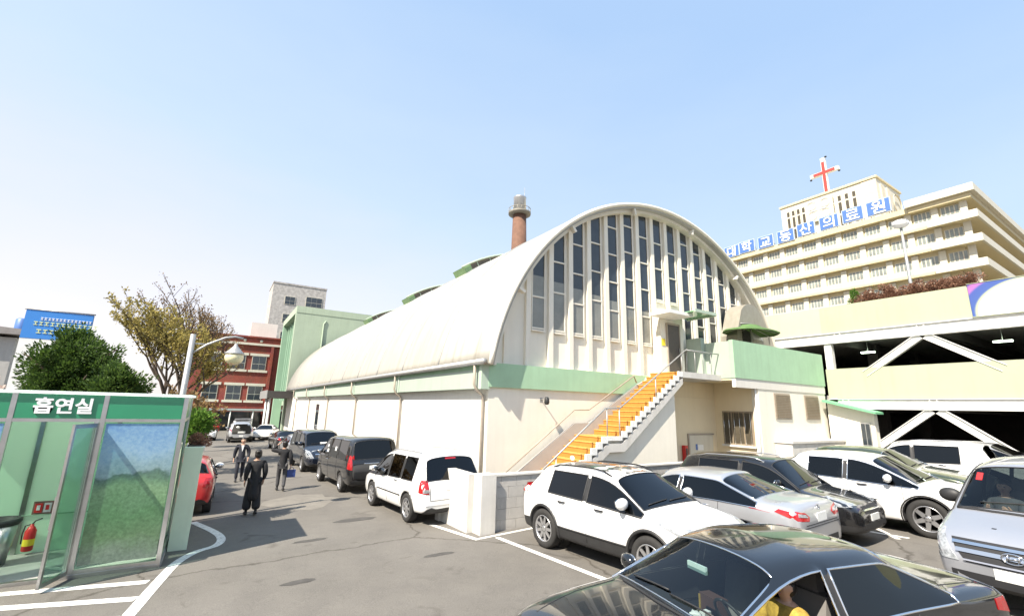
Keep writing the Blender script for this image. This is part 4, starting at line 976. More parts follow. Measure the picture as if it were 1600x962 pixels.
# ------------------------------------------------------------------ vehicles
# A body is lofted from stations (x from rear, bottom, shoulder, top, half width at shoulder, half width at
# roof side [0 = bonnet or boot], glass flags), smoothed, cut for the wheels, then panes split off as parts.
def car_shell(S, paintm, win_trim, glass, cladding, cut, wheels, wr):
    mats = [paintm, MATS['black_plastic'], glass, MATS['dark'], win_trim]
    bm = B(); cols = []
    vl = bm.verts.layers.float.new('crease_vert'); cl = bm.edges.layers.float.new('crease_edge')
    for (x, zb, zs, zt, ws, wt, fl) in S:
        h = zs-zb; P = [(0, zb), (ws*.72, zb), (ws*.93, zb+.05*h+.02), (ws*.995, zb+.32*h), (ws*1.0, zb+.70*h), (ws*.975, zs)]
        if wt: P += [(wt+.015, zt-.15), (wt*.86, zt-.045), (0, zt)]
        else: P += [(ws*.90, zs+(zt-zs)*.55), (ws*.66, zs+(zt-zs)*.88), (0, zt)]
        L = [bm.verts.new((x, y, z)) for y, z in P]
        Rr = [L[0]]+[bm.verts.new((x, -y, z)) for y, z in P[1:-1]]+[L[-1]]
        cols.append((L, Rr))
    glassf = []; sidef = []
    for i in range(len(S)-1):
        fl = S[i][6]
        for k in range(8):
            for sgn in (0, 1):
                a, b = cols[i][sgn], cols[i+1][sgn]
                q = (a[k], a[k+1], b[k+1], b[k]) if sgn == 0 else (a[k], b[k], b[k+1], a[k+1])
                f = bm.faces.new(q); f.smooth = True
                if k < 2 or (cladding and k == 2): f.material_index = 1
                if k == 5 and 'S' in fl: f.material_index = 2; sidef.append(f)
                if k == 5 and 'B' in fl: f.material_index = 1
                if k in (6, 7) and 'W' in fl: f.material_index = 2; glassf.append(f)
                if k in (6, 7) and 'T' in fl: f.material_index = 1 
    for L, Rr, flip in ((cols[0][0], cols[0][1], 0), (cols[-1][0], cols[-1][1], 1)):
        for k in range(8):
            q = [L[k], Rr[k], Rr[k+1], L[k+1]]
            q = [v for j, v in enumerate(q) if v not in q[:j]]
            f = bm.faces.new(q[::-1] if flip else q); f.smooth = True
            if k < 1: f.material_index = 1
    bmesh.ops.recalc_face_normals(bm, faces=bm.faces)
    def regions(fs):
        fs = set(fs); out = []
        while fs:
            st = [fs.pop()]; g = list(st)
            while st:
                f = st.pop()
                for e in f.edges:
                    for o in e.link_faces:
                        if o in fs: fs.discard(o); st.append(o); g.append(o)
            out.append(g)
        return out
    def cr(a, b, w):
        e = bm.edges.get((a, b))
        if e: e[cl] = max(e[cl], w)
    for i in range(len(S)-1):
        for sd in (0, 1):
            a, b = cols[i][sd], cols[i+1][sd]
            cr(a[5], b[5], .55); cr(a[2], b[2], .5); cr(a[1], b[1], .4)
            if not S[i][5] and not S[i+1][5]: cr(a[6], b[6], .35)
            if S[i][5] and S[i+1][5]: cr(a[7], b[7], .25)
    for L, Rr in (cols[0], cols[-1]):
        for sd in (L, Rr):
            for k in range(8): cr(sd[k], sd[k+1], .35)
    for g in regions(glassf):
        r = bmesh.ops.inset_region(bm, faces=g, thickness=.05, depth=-.004, use_even_offset=True, use_boundary=True)
        for f in r['faces']: f.material_index = 0; f.smooth = True
    for g in regions(sidef)+regions(glassf):
        gs = set(g)
        for f in g:
            for e in f.edges:
                if any(o not in gs for o in e.link_faces): e[cl] = 1
            for v in f.verts:
                if sum(o in gs for o in v.link_faces) == 1: v[vl] = 1
    me = D.meshes.new('shell'); bm.to_mesh(me); bm.free()
    for m in mats: me.materials.append(m)
    o = D.objects.new('shell', me); COL.objects.link(o)
    ss = o.modifiers.new('s', 'SUBSURF'); ss.levels = 2; ss.render_levels = 2
    if cut:
        cb = B()
        for xw in wheels:
            for sg in (1, -1):
                W = max(s[4] for s in S)
                lathe(cb, [(wr, 0), (wr, .6)] , 32, 'y', (xw, (W-.30) if sg > 0 else -(W-.30)-.6, wr_center(wr)), 3)
        bmesh.ops.recalc_face_normals(cb, faces=cb.faces)
        cm = D.meshes.new('c'); cb.to_mesh(cm); cb.free()
        for m in mats: cm.materials.append(m)
        co = D.objects.new('c', cm); COL.objects.link(co)
        bo = o.modifiers.new('b', 'BOOLEAN'); bo.operation = 'DIFFERENCE'; bo.object = co; bo.solver = 'EXACT'
    dg = bpy.context.evaluated_depsgraph_get(); dg.update()
    ev = D.meshes.new_from_object(o.evaluated_get(dg))
    D.objects.remove(o); D.meshes.remove(me)
    if cut: D.objects.remove(co); D.meshes.remove(cm)
    return ev, mats
_WC = [0]
def wr_center(wr): return _WC[0]

def wheel_mesh(r, w, spokes):
    """Tyre and rim meshes, axle along y, outside at +y."""
    t = B()
    lathe(t, [(r*.66, w*.42), (r*.70, w*.5), (r*.93, w*.5), (r*.985, w*.40), (r, w*.28), (r, -w*.28), (r*.985, -w*.4), (r*.9, -w*.5), (r*.6, -w*.5)], 40, 'y', caps=(0, 1))
    tm = D.meshes.new('tyre'); t.to_mesh(tm); t.free(); tm.materials.append(MATS['rubber'])
    b = B(); R = r*.68
    lathe(b, [(R, w*.46), (R*.985, w*.49), (R*.93, w*.48), (R*.90, w*.30), (R*.88, -w*.1), (R*.86, -w*.12)], 32, 'y', mi=0, caps=(0, 0))
    lathe(b, [(R*.89, -w*.06), (R*.1, -w*.06)], 24, 'y', mi=1)   # dark well behind the spokes
    lathe(b, [(R*.24, w*.2), (R*.24, w*.40), (R*.18, w*.45), (.01, w*.45)], 16, 'y', mi=0)
    for k in range(spokes):
        a = 6.2832*k/spokes; wd = R*(.17 if spokes > 6 else .24)
        pts = [(R*.15, -wd*.8), (R*.93, -wd*.55), (R*.93, wd*.55), (R*.15, wd*.8)]
        P = [(u*math.cos(a)-v*math.sin(a), w*.34-(0.03 if i in (1, 2) else 0)*0+ .0, u*math.sin(a)+v*math.cos(a)) for i, (u, v) in enumerate(pts)]
        prism(b, P, (0, w*.08, 0), 0)
    rm = D.meshes.new('rim'); b.to_mesh(rm); b.free(); rm.materials.append(MATS['alloy']); rm.materials.append(MATS['dark'])
    return tm, rm

class Car:
    def __init__(s, name, label, cat, S, pm, x, y, head, scale=1, trim='black_plastic', glass='tint_dark', clad=False,
                 wheels=(.85, 3.4), wr=.33, ww=.21, spokes=10, group=None, cut=True, wy=None):
        s.S = S; s.L = S[-1][0]; s.W = max(t[4] for t in S)
        a = math.atan2(head[1], head[0]); dx, dy = math.cos(a), math.sin(a)
        slope = gr(x+dx*.5, y+dy*.5)-gr(x-dx*.5, y-dy*.5); lat = gr(x-dy*.5, y+dx*.5)-gr(x+dy*.5, y-dx*.5)
        fx = Vector((dx, dy, slope)).normalized(); ly = Vector((-dy, dx, lat)); up = fx.cross(ly).normalized(); ly = up.cross(fx)
        r = Matrix((fx, ly, up)).transposed().to_euler()
        s.root = thing(name, label, cat, (x, y, gr(x, y)+.003), group=group, rot=r); s.root.scale = (scale,)*3
        _WC[0] = wr
        me, mats = car_shell(S, pm, MATS[trim], MATS[glass], clad, cut, wheels, wr+.055)
        bm = B(); bm.from_mesh(me); D.meshes.remove(me)
        s.off = Vector((-s.L/2, 0, 0)); bmesh.ops.translate(bm, verts=bm.verts, vec=s.off)
        s.bvh = BVHTree.FromBMesh(bm)
        # split the panes from the shell
        gf = [f for f in bm.faces if f.material_index == 2]; seen = set(); k = 0
        for f in gf:
            if f in seen: continue
            st = [f]; seen.add(f); g = []
            while st:
                q = st.pop(); g.append(q)
                for e in q.edges:
                    for n in e.link_faces:
                        if n.material_index == 2 and n not in seen: seen.add(n); st.append(n)
            nb = B(); vm = {}
            for q in g:
                vs = []
                for v in q.verts:
                    if v not in vm: vm[v] = nb.verts.new(v.co)
                    vs.append(vm[v])
                try: nb.faces.new(vs).smooth = True
                except ValueError: pass
            c = sum((v.co for v in nb.verts), Vector())/len(nb.verts)
            nm = 'side_window' if abs(c.y) > .45 else ('windshield' if c.x > 0 else 'rear_window')
            # rubber or chrome strip round the pane
            nxt = {}
            for e in nb.edges:
                if len(e.link_faces) == 1:
                    for p, q in ((e.verts[0], e.verts[1]), (e.verts[1], e.verts[0])): nxt.setdefault(p, []).append(q)
            loop = [next(iter(nxt))]; prev = None
            while 1:
                n = [q for q in nxt[loop[-1]] if q is not prev]; prev = loop[-1]
                if not n or n[0] is loop[0] or len(loop) > 400: break
                loop.append(n[0])
            P = [v.co.copy() for v in loop]; P.append(P[0]); tb = B(); tube(tb, P, .013 if nm == 'side_window' else .011, 5, caps=False)
            w_ = obj(nm, nb, glass, s.root, False)
            obj('window_trim', tb, trim, w_, False)
        bmesh.ops.delete(bm, geom=gf, context='FACES')
        s.body = obj('body', bm, mats, s.root, False)
        tm, rm = wheel_mesh(wr, ww, spokes)
        wy = wy or (s.W-ww/2-.015)
        for xw in wheels:
            for sg in (1, -1):
                wh = D.objects.new('wheel', None); COL.objects.link(wh); wh.parent = s.root; wh.empty_display_size = .2
                wh.location = (xw-s.L/2, sg*wy, wr); wh.rotation_euler = (0, .4*xw, 0 if sg > 0 else math.pi)
                for n, m in (('tyre', tm), ('rim', rm)):
                    o = D.objects.new(n, m); COL.objects.link(o); o.parent = wh
    def cast(s, p, d):
        h = s.bvh.ray_cast(Vector(p), Vector(d))
        return h[0]
    def patch(s, name, view, poly, m, off=.008, parent=None, sub=2, skirt=.02):
        """Outline poly laid on the body seen from view: 'l','r' (x,z), 'f','b' (y,z), 't' (x,y)."""
        d = {'l': (0,-1,0), 'r': (0,1,0), 'f': (-1,0,0), 'b': (1,0,0), 't': (0,0,-1)}[view]; d = Vector(d)
        def P3(u, v):
            return {'l': (u-s.L/2, 3, v), 'r': (u-s.L/2, -3, v), 'f': (5, u, v), 'b': (-5, u, v), 't': (u-s.L/2, v, 4)}[view]
        bm = B(); f = bm.faces.new([bm.verts.new((u, v, 0)) for u, v in poly])
        bmesh.ops.triangulate(bm, faces=[f])
        bmesh.ops.subdivide_edges(bm, edges=bm.edges[:], cuts=sub, use_grid_fill=True)
        last = None; bad = []
        for v in bm.verts:
            h = s.cast(P3(v.co.x, v.co.y), d)
            if h is None: bad.append((v, v.co.copy()))
            else: v.co = h-d*off; last = v.co
        good = [v for v in bm.verts if not any(v is b[0] for b in bad)]
        ax = max(range(3), key=lambda i: abs(d[i]))
        for v, c in bad:
            p = Vector(P3(c.x, c.y))
            n = min(good, key=lambda g: sum((g.co[i]-p[i])**2 for i in range(3) if i != ax)) if good else None
            p[ax] = n.co[ax] if n else 0; v.co = p
        ed = [e for e in bm.edges if len(e.link_faces) == 1]
        r = bmesh.ops.extrude_edge_only(bm, edges=ed)
        for v in [g for g in r['geom'] if isinstance(g, bmesh.types.BMVert)]: v.co += d*(skirt+off)
        bmesh.ops.recalc_face_normals(bm, faces=bm.faces)
        for f in bm.faces: f.smooth = False
        return obj(name, bm, m, parent or s.root, False)
    def line(s, name, view, pts, wdt, m, off=.004, parent=None):
        """A narrow strip along pts on the body (panel gap, moulding)."""
        out = []
        fine = []
        for a, b in zip(pts, pts[1:]):
            n = max(2, int(math.dist(a, b)/.06))
            fine += [(a[0]+(b[0]-a[0])*k/n, a[1]+(b[1]-a[1])*k/n) for k in range(n)]
        fine.append(pts[-1])
        d = Vector({'l': (0,-1,0), 'r': (0,1,0), 'f': (-1,0,0), 'b': (1,0,0), 't': (0,0,-1)}[view])
        P = []
        for u, v in fine:
            o = {'l': (u-s.L/2, 3, v), 'r': (u-s.L/2, -3, v), 'f': (5, u, v), 'b': (-5, u, v), 't': (u-s.L/2, v, 4)}[view]
            h = s.cast(o, d)
            if h is not None: P.append(h-d*off)
        if len(P) < 2: return None
        bm = B(); tube(bm, P, wdt, 6); return obj(name, bm, m, parent or s.root, False)
    def part(s, name, bm, m, parent=None): return obj(name, bm, m, parent or s.root, False)
    def mirror(s, x, z, m, big=1):
        for sg, view in ((1, 'l'), (-1, 'r')):
            h = s.cast((x-s.L/2, 3*sg, z-.05), (0, -sg, 0))
            y = abs(h.y) if h else s.W
            bm = B(); blob(bm, (x-s.L/2, sg*(y+.11), z+.03), (.065*big, .12*big, .085*big))
            tube(bm, [(x-s.L/2+.02, sg*(y-.02), z-.03), (x-s.L/2, sg*(y+.08), z)], .025, 6)
            o = s.part('mirror', bm, m)
            b2 = B(); blob(b2, (x-s.L/2-.052*big, sg*(y+.11), z+.03), (.018, .10*big, .07*big)); s.part('mirror_glass', b2, 'chrome', o)
    def handles(s, xs, z, m='chrome'):
        for x in xs:
            for sg in (1, -1):
                h = s.cast((x-s.L/2, 3*sg, z), (0, -sg, 0))
                if h:
                    bm = B(); tube(bm, [h+Vector((-.10, sg*.005, 0)), h+Vector((-.07, sg*.028, .003)), h+Vector((.07, sg*.028, .003)), h+Vector((.10, sg*.005, 0))], .014, 6); s.part('door_handle', bm, m)
    def seams(s, xs, z0, z1, extra=()):
        for x in xs:
            for v in ('l', 'r'): s.line('door_seam', v, [(x, z0), (x+.02, (z0+z1)/2), (x, z1)], .0055, 'dark', .000)
    def plate(s, view, z, w=.33, h=.155, y=0):
        d = -1 if view == 'f' else 1
        hs = [s.cast((-5*d, y+k, z), (d, 0, 0)) for k in (-w/2, 0, w/2)]; hs = [q for q in hs if q]
        x = (max if view == 'f' else min)(q.x for q in hs)
        bm = B(); box(bm, x-.012, x+.012, y-w/2, y+w/2, z-h/2, z+h/2); bevel(bm, .004, 1)
        return s.part('number_plate', bm, 'plate')
    def interior(s, seats, dash, floor=.45, wheel=None, hs=.62):
        bm = B()
        for x, y in seats:
            box(bm, x-s.L/2-.25, x-s.L/2+.25, y-.25, y+.25, floor-.12, floor+.12)
            vs = box(bm, x-s.L/2-.34, x-s.L/2-.20, y-.24, y+.24, floor+.05, floor+hs)
            for v in vs[4:]: v.co.x -= .13
            box(bm, x-s.L/2-.47, x-s.L/2-.38, y-.12, y+.12, floor+hs, floor+hs+.18)
        bevel(bm, .04, 2); s.part('seats', bm, 'seat')
        bm = B(); vs = box(bm, dash[0]-s.L/2, dash[1]-s.L/2, -dash[3], dash[3], floor, dash[2])
        bevel(bm, .05, 2); s.part('dashboard', bm, 'black_plastic')
        if wheel:
            b = B(); x, y, z = wheel; m = Matrix.Translation((x-s.L/2, y, z)) @ Matrix.Rotation(R_(-62), 4, 'Y')
            for k in range(20):
                pass
            pts = [m @ Vector((.18*math.cos(t*.3142), .18*math.sin(t*.3142), 0)) for t in range(21)]
            tube(b, pts, .014, 6); tube(b, [m @ Vector((-.18, 0, 0)), m @ Vector((.18, 0, 0))], .014, 6); tube(b, [m @ Vector((0, 0, 0)), m @ Vector((0, 0, -.25))], .025, 6)
            s.part('steering_wheel', b, 'black_plastic')
    def arches(s, wheels, wr, m='black_plastic', w=.05):
        for xw in wheels:
            for v in ('l', 'r'):
                pts = []
                for t in range(-2, 23):
                    a = math.pi*t/20
                    pts.append((xw+(wr+.075)*math.cos(a), wr+(wr+.075)*math.sin(a)))
                s.line('wheel_arch_trim', v, pts, w*.6, m, -.005)
    def wipers(s, x, z=None, n=2):
        for y0 in ((-.55, .05) if n == 2 else (-.3,)):
            P = [s.cast((x-s.L/2-.10-.12*k/6*0-.03*k/6, y0+.55*k/6, 4), (0, 0, -1)) for k in range(7)]
            P = [p+Vector((0, 0, .018)) for p in P if p]
            if len(P) > 1:
                bm = B(); tube(bm, P, .009, 5); s.part('wiper', bm, 'black_plastic')
    def rails(s, x0, x1, y, m='alloy'):
        for sg in (1, -1):
            P = []
            for k in range(9):
                h = s.cast((x0+(x1-x0)*k/8-s.L/2, sg*y, 4), (0, 0, -1))
                if h: P.append(h+Vector((0, 0, .0 if k in (0, 8) else .045)))
            bm = B(); tube(bm, P, .016, 6); s.part('roof_rail', bm, m)
def rect(u0, u1, v0, v1): return [(u0, v0), (u1, v0), (u1, v1), (u0, v1)]
def sym(fn_view, poly): return [(-u, v) for u, v in poly][::-1]

# ---- body types: stations listed rear to front
def st_suv(L=4.44, W=.925, H=1.63, rs=.50, dp=.98, bp=2.0, rf=2.72, cow=3.42, belt=1.06, hood=1.04, quarter=''):
    return [(0, .42, .78, .90, W*.78, 0, ''), (.10, .28, .96, 1.04, W*.93, 0, ''), (.17, .26, 1.02, 1.09, W*.955, 0, 'W'), (rs, .23, belt+.02, H-.05, W*.985, W*.70, quarter),
            (dp, .22, belt, H, W, W*.735, 'S'), (bp, .21, belt-.03, H, W, W*.75, 'B'), (bp+.10, .21, belt-.035, H, W, W*.75, 'S'), (rf, .21, belt-.06, H-.05, W, W*.72, 'WS'),
            (cow, .22, hood-.09, hood, W*.985, 0, ''), (cow+.35, .23, hood-.12, hood-.035, W*.975, 0, ''), (L-.22, .24, hood-.22, hood-.15, W*.92, 0, ''), (L-.06, .28, .70, .78, W*.80, 0, ''), (L, .36, .56, .62, W*.68, 0, '')]
def st_sedan(L=4.88, W=.915, H=1.42, boot=1.02, rw=.62, rs=1.30, dp=1.42, bp=2.32, rf=2.85, cow=3.60, belt=.93, hood=.97, rq='S', tail=.86):
    return [(0, .36, .72, .80, W*.80, 0, ''), (.07, .26, tail, tail+.10, W*.92, 0, ''), (.18, .24, tail+.03, boot-.01, W*.95, 0, ''), (rw, .22, belt-.02, boot+.01, W*.985, 0, 'W'+('S' if rq else '')), (rs, .21, belt, H-.05, W, W*.66, rq and 'S'),
            (dp+.12, .20, belt, H-.02, W, W*.69, 'S'), (bp, .20, belt-.01, H, W, W*.71, 'B'), (bp+.10, .20, belt-.01, H, W, W*.71, 'S'), (rf, .20, belt-.03, H-.05, W, W*.67, 'WS'),
            (cow, .21, hood-.09, hood, W*.985, 0, ''), (cow+.35, .21, hood-.11, hood-.025, W*.98, 0, ''), (L-.22, .22, hood-.20, hood-.12, W*.94, 0, ''), (L-.05, .26, .64, .72, W*.84, 0, ''), (L, .34, .52, .58, W*.72, 0, '')]
def st_van(L=5.12, W=.96, H=1.92, belt=1.12, cow=4.42, rf=3.80, hood=1.18, rs=.12, nose=.95):
    return [(0, .45, .95, 1.02, W*.86, 0, ''), (.04, .30, 1.06, 1.12, W*.955, 0, 'W'), (rs+.08, .26, belt, H-.06, W*.985, W*.80, ''), (.48, .25, belt, H, W, W*.83, 'S'), (1.55, .25, belt, H, W, W*.84, 'B'), (1.66, .25, belt, H, W, W*.84, 'S'),
            (2.75, .25, belt, H, W, W*.84, 'B'), (2.86, .25, belt-.02, H-.01, W, W*.84, 'S'), (rf, .25, belt-.08, H-.08, W, W*.78, 'WS'), (cow, .25, hood-.12, hood, W*.985, 0, ''),
            (cow+.30, .26, hood-.20, hood-.10, W*.95, 0, ''), (L-.10, .28, nose-.14, nose-.06, W*.88, 0, ''), (L, .38, .58, .64, W*.72, 0, '')]
def st_mpv(L=4.85, W=.98, H=1.74, belt=1.06, cow=4.0, rf=3.15, hood=1.06):
    return [(0, .42, .86, .94, W*.84, 0, ''), (.06, .28, 1.00, 1.06, W*.955, 0, 'W'), (.34, .25, belt+.01, H-.06, W*.98, W*.74, ''), (.62, .24, belt, H, W, W*.77, 'S'), (1.35, .23, belt-.01, H, W, W*.78, 'B'), (1.45, .23, belt-.01, H, W, W*.78, 'S'),
            (2.30, .23, belt-.03, H, W, W*.78, 'B'), (2.40, .23, belt-.04, H-.01, W, W*.78, 'S'), (rf, .23, belt-.09, H-.07, W, W*.73, 'WS'), (cow, .23, hood-.10, hood, W*.985, 0, ''),
            (cow+.30, .24, hood-.18, hood-.08, W*.96, 0, ''), (L-.12, .26, .78, .84, W*.88, 0, ''), (L, .36, .58, .64, W*.72, 0, '')]
# ------------------------------------------------------------------ trees
def leafmat(name, c0, c1, trans=.35):
    m = D.materials.new(name); m.use_nodes = True; MATS[name] = m
    N = m.node_tree.nodes; Lk = m.node_tree.links; P = N['Principled BSDF']; o = N['Material Output']
    g = N.new('ShaderNodeNewGeometry'); mx = N.new('ShaderNodeMix'); mx.data_type = 'RGBA'; mx.inputs[6].default_value = c0+(1,); mx.inputs[7].default_value = c1+(1,)
    Lk.new(g.outputs['Random Per Island'], mx.inputs[0]); Lk.new(mx.outputs[2], P.inputs['Base Color']); P.inputs['Roughness'].default_value = .6; P.inputs['Specular IOR Level'].default_value = .3
    t = N.new('ShaderNodeBsdfTranslucent'); Lk.new(mx.outputs[2], t.inputs[0]); s = N.new('ShaderNodeMixShader'); s.inputs[0].default_value = trans
    Lk.new(P.outputs[0], s.inputs[1]); Lk.new(t.outputs[0], s.inputs[2]); Lk.new(s.outputs[0], o.inputs[0]); return m
leafmat('leaf_juniper', (.035, .07, .018), (.10, .17, .03)); leafmat('leaf_bud', (.20, .17, .055), (.44, .36, .10), .4)
leafmat('leaf_shrub', (.05, .12, .02), (.16, .28, .04)); leafmat('leaf_red', (.20, .10, .065), (.36, .21, .14), .3); leafmat('leaf_brown', (.16, .10, .05), (.30, .20, .08)); leafmat('blossom', (.5, .38, .33), (.68, .55, .48), .4)
def leaves(V, F, p, d, size, rnd, wide=.5):
    """One leaf: a small kite of two triangles at p along d."""
    d = d.normalized(); u = d.cross(Vector((rnd.uniform(-1, 1), rnd.uniform(-1, 1), rnd.uniform(-1, 1)))).normalized()
    i = len(V); V += [p, p+d*size*.5+u*size*wide*.5, p+d*size, p+d*size*.5-u*size*wide*.5]; F.append((i, i+1, i+2, i+3))
def leafobj(name, V, F, m, parent):
    off = rootloc(parent); me = D.meshes.new(name); me.from_pydata([tuple(v-off) for v in V], [], F); me.materials.append(MATS[m])
    o = D.objects.new(name, me); COL.objects.link(o); o.parent = parent; return o
def rvec(r):
    while 1:
        v = Vector((r.uniform(-1, 1), r.uniform(-1, 1), r.uniform(-1, 1)))
        if .05 < v.length < 1: return v
def clumped(name, root, c, R, nc, nl, size, m, seed, csize=.35, stretch=1.4, low=-.9):
    rnd = random.Random(seed); V, F = [], []; c = Vector(c)
    for k in range(nc):
        v = rvec(rnd).normalized()
        if v.z < low: v.z = -v.z
        rr = rnd.uniform(.45, 1) if k % 4 else rnd.uniform(.2, .7)
        wob = 1+.13*math.sin(5*v.x+seed)+.10*math.sin(7*v.z+3*v.y)
        cc = c+Vector((v.x*R[0], v.y*R[1], v.z*R[2]))*rr*wob
        up = (v+Vector((0, 0, .55))).normalized(); cs = csize*rnd.uniform(.6, 1.3)
        for q in range(nl):
            w_ = rvec(rnd)*cs; p = cc+w_+up*(stretch-1)*cs*rnd.uniform(-.3, 1)
            leaves(V, F, p, up*.8+w_.normalized()*.9+rvec(rnd)*.5, size*rnd.uniform(.6, 1.3), rnd)
    return leafobj(name, V, F, m, root)
def juniper():
    x, y = -4.15, 20.5; t = thing('juniper_tree', 'dense rounded dark green evergreen rising behind the smoking shelter', 'tree', (x, y, gr(0, y)))
    bm = B(); tube(bm, [(x, y, -.6), (x+.1, y, 1), (x, y+.1, 2.4), (x+.1, y, 4)], [.2, .16, .12, .05], 8)
    for k in range(9):
        a = k*2.3; z = 1+.3*k; tube(bm, [(x, y, z), (x+.6*math.cos(a), y+.6*math.sin(a), z+.5), (x+1.2*math.cos(a), y+1.2*math.sin(a), z+1)], [.07, .05, .02], 6)
    obj('trunk', bm, 'bark', t)
    clumped('crown', t, (x, y, 3.15), (1.08, 1.1, 1.66), 260, 150, .11, 'leaf_juniper', 4, .27, 1.8)
    x2, y2 = -2.75, 19.3; t2 = thing('juniper_tree', 'lower dark evergreen bush beside the rounded one, nearer the street lamp', 'tree', (x2, y2, gr(0, y2)))
    bm = B(); tube(bm, [(x2, y2, -.5), (x2, y2, 2.4)], [.13, .04], 8); obj('trunk', bm, 'bark', t2)
    clumped('crown', t2, (x2, y2, 2.55), (.78, .8, 1.2), 120, 140, .11, 'leaf_juniper', 9, .25, 1.8)
juniper()
def branchy(label, x, y, h, spread, seed, leafm, nleaf, lsize, depth=5, name='budding_tree', z0=None, lean=0):
    rnd = random.Random(seed); z0 = gr(x, y)-.1 if z0 is None else z0
    t = thing(name, label, 'tree', (x, y, z0)); bm = B(); V, F = [], []
    def grow(p, d, L, r, k):
        n = 3; pts = [p]; q = p; dd = d
        for i in range(n):
            dd = (dd+rvec(rnd)*.16+Vector((0, 0, .05))).normalized(); q = q+dd*L/n; pts.append(q)
        tube(bm, pts, [r*(1-.4*i/n) for i in range(n+1)], 6 if k < 2 else 4, caps=False)
        if k >= depth-2:
            for j in range(nleaf):
                s = pts[rnd.randint(1, n)]+rvec(rnd)*.22*L; leaves(V, F, s, rvec(rnd)+Vector((0, 0, .3)), lsize*rnd.uniform(.5, 1.3), rnd, .6)
        if k < depth:
            m = rnd.choice((2, 3, 3)) if k else 5
            for j in range(m):
                a = 6.2832*(j/m)+rnd.uniform(-.5, .5); side = Vector((math.cos(a), math.sin(a), 0))
                nd = (dd*.75+side*spread*rnd.uniform(.55, 1)+Vector((0, 0, .16))).normalized()
                grow(pts[-1 if j else n-1], nd, L*rnd.uniform(.66, .86), r*.58, k+1)
    grow(Vector((x, y, z0)), Vector((lean, 0, 1)), h*.27, h*.022, 0)
    obj('trunk', bm, 'bark', t)
    if V: leafobj('crown', V, F, leafm, t)
branchy('tall spreading tree with sparse yellow green spring leaves behind the evergreen', -2.2, 30, 9.3, .62, 5, 'leaf_bud', 32, .15)
branchy('bare brown budding tree in front of the red brick building', -1.9, 40, 13.0, .62, 12, 'leaf_brown', 9, .14)
branchy('brown leafed small tree below the street lamp globe', -1.0, 26, 4.6, .9, 21, 'leaf_brown', 12, .15)
def shrub(label, c, R, m, seed, n=60, name='shrub', ls=.09, cs=.2, lab2='shrub', nl=70):
    t = thing(name, label, lab2, (c[0], c[1], c[2]-R[2])); bm = B()
    for k in range(5): tube(bm, [(c[0]+.04*k-.1, c[1], c[2]-R[2]-.1), (c[0]+R[0]*.5*math.cos(k*1.3), c[1]+R[1]*.5*math.sin(k*1.3), c[2]+R[2]*.3)], [.03, .01], 5)
    obj('stem', bm, 'bark', t); clumped('foliage', t, c, R, n, nl, ls, m, seed, cs, 1.2); return t
shrub('bright green shrub growing over the pale planter wall', (-.33, 14.4, 2.15), (.22, .45, .33), 'leaf_shrub', 2, 40)
shrub('small reddish flower clump on the pale planter wall', (-.22, 13.2, 1.86), (.16, .4, .10), 'leaf_red', 3, 20, 'flower_clump', .06, .08)
branchy('pale blossoming tree at the far left edge below the notice board', -10.9, 33, 5.6, 1.0, 31, 'blossom', 16, .17, name='blossom_tree')
def parasol2():
    x, y = -.95, 45; p = thing('parasol', 'small green parasol beyond the planter wall at the road edge', 'parasol', (x, y, gr(0, y)))
    bm = B(); R1 = [bm.verts.new((x+1.1*math.cos(k*.7854), y+1.1*math.sin(k*.7854), 1.68)) for k in range(8)]; R2 = [bm.verts.new((x+1.1*math.cos(k*.7854), y+1.1*math.sin(k*.7854) , 1.76)) for k in range(8)]; tp = bm.verts.new((x, y, 2.15))
    for k in range(8): bm.faces.new((R1[k], R1[(k+1) % 8], R2[(k+1) % 8], R2[k])); bm.faces.new((R2[k], R2[(k+1) % 8], tp))
    obj('canopy', bm, 'parasol_mint', p); bm = B(); tube(bm, [(x, y, -1), (x, y, 2.15)], .03, 8); obj('pole', bm, 'galv', p)
mat('parasol_mint', (.14, .42, .25), .7)
parasol2()
# a clipped reddish hedge along the edge of the garage roof
for i, y in enumerate((9.3, 8.3, 7.35, 6.4, 5.5)):
    shrub(('reddish brown clipped hedge on the garage roof, %s' % ('left end by the green sprig', 'second from the left end', 'middle bush behind the light pole', 'fourth from the left end', 'right end by the banner')[i]), (28.2, y, 8.75), (.55, .62, .55), 'leaf_red', 40+i, 60, 'hedge_bush', .10, .17)['group'] = 'clipped bushes of the garage roof hedge'
shrub('small fresh green sprig at the left end of the garage roof hedge', (28.1, 9.85, 8.85), (.22, .2, .5), 'leaf_shrub', 77, 16)

# ------------------------------------------------------------------ people
def skin_mesh(name, nodes, edges, m, parent, root=0, sub=2):
    """nodes: {key: (pos, radius or (rx, ry))}; grown as one continuous skin."""
    keys = list(nodes); idx = {k: i for i, k in enumerate(keys)}
    me = D.meshes.new(name); me.from_pydata([tuple(nodes[k][0]) for k in keys], [(idx[a], idx[b]) for a, b in edges], [])
    o = D.objects.new(name, me); COL.objects.link(o)
    sk = o.modifiers.new('s', 'SKIN'); sk.use_smooth_shade = True; sk.branch_smoothing = .4
    for i, k in enumerate(keys):
        r = nodes[k][1]; d = me.skin_vertices[0].data[i]; d.radius = r if isinstance(r, tuple) else (r, r); d.use_root = (i == root)
    sb = o.modifiers.new('u', 'SUBSURF'); sb.levels = sub; sb.render_levels = sub
    dg = bpy.context.evaluated_depsgraph_get(); dg.update()
    ev = D.meshes.new_from_object(o.evaluated_get(dg)); ev.name = name
    D.objects.remove(o); D.meshes.remove(me)
    ev.materials.clear(); ev.materials.append(MATS[m])
    r = D.objects.new(name, ev); COL.objects.link(r); r.parent = parent; return r
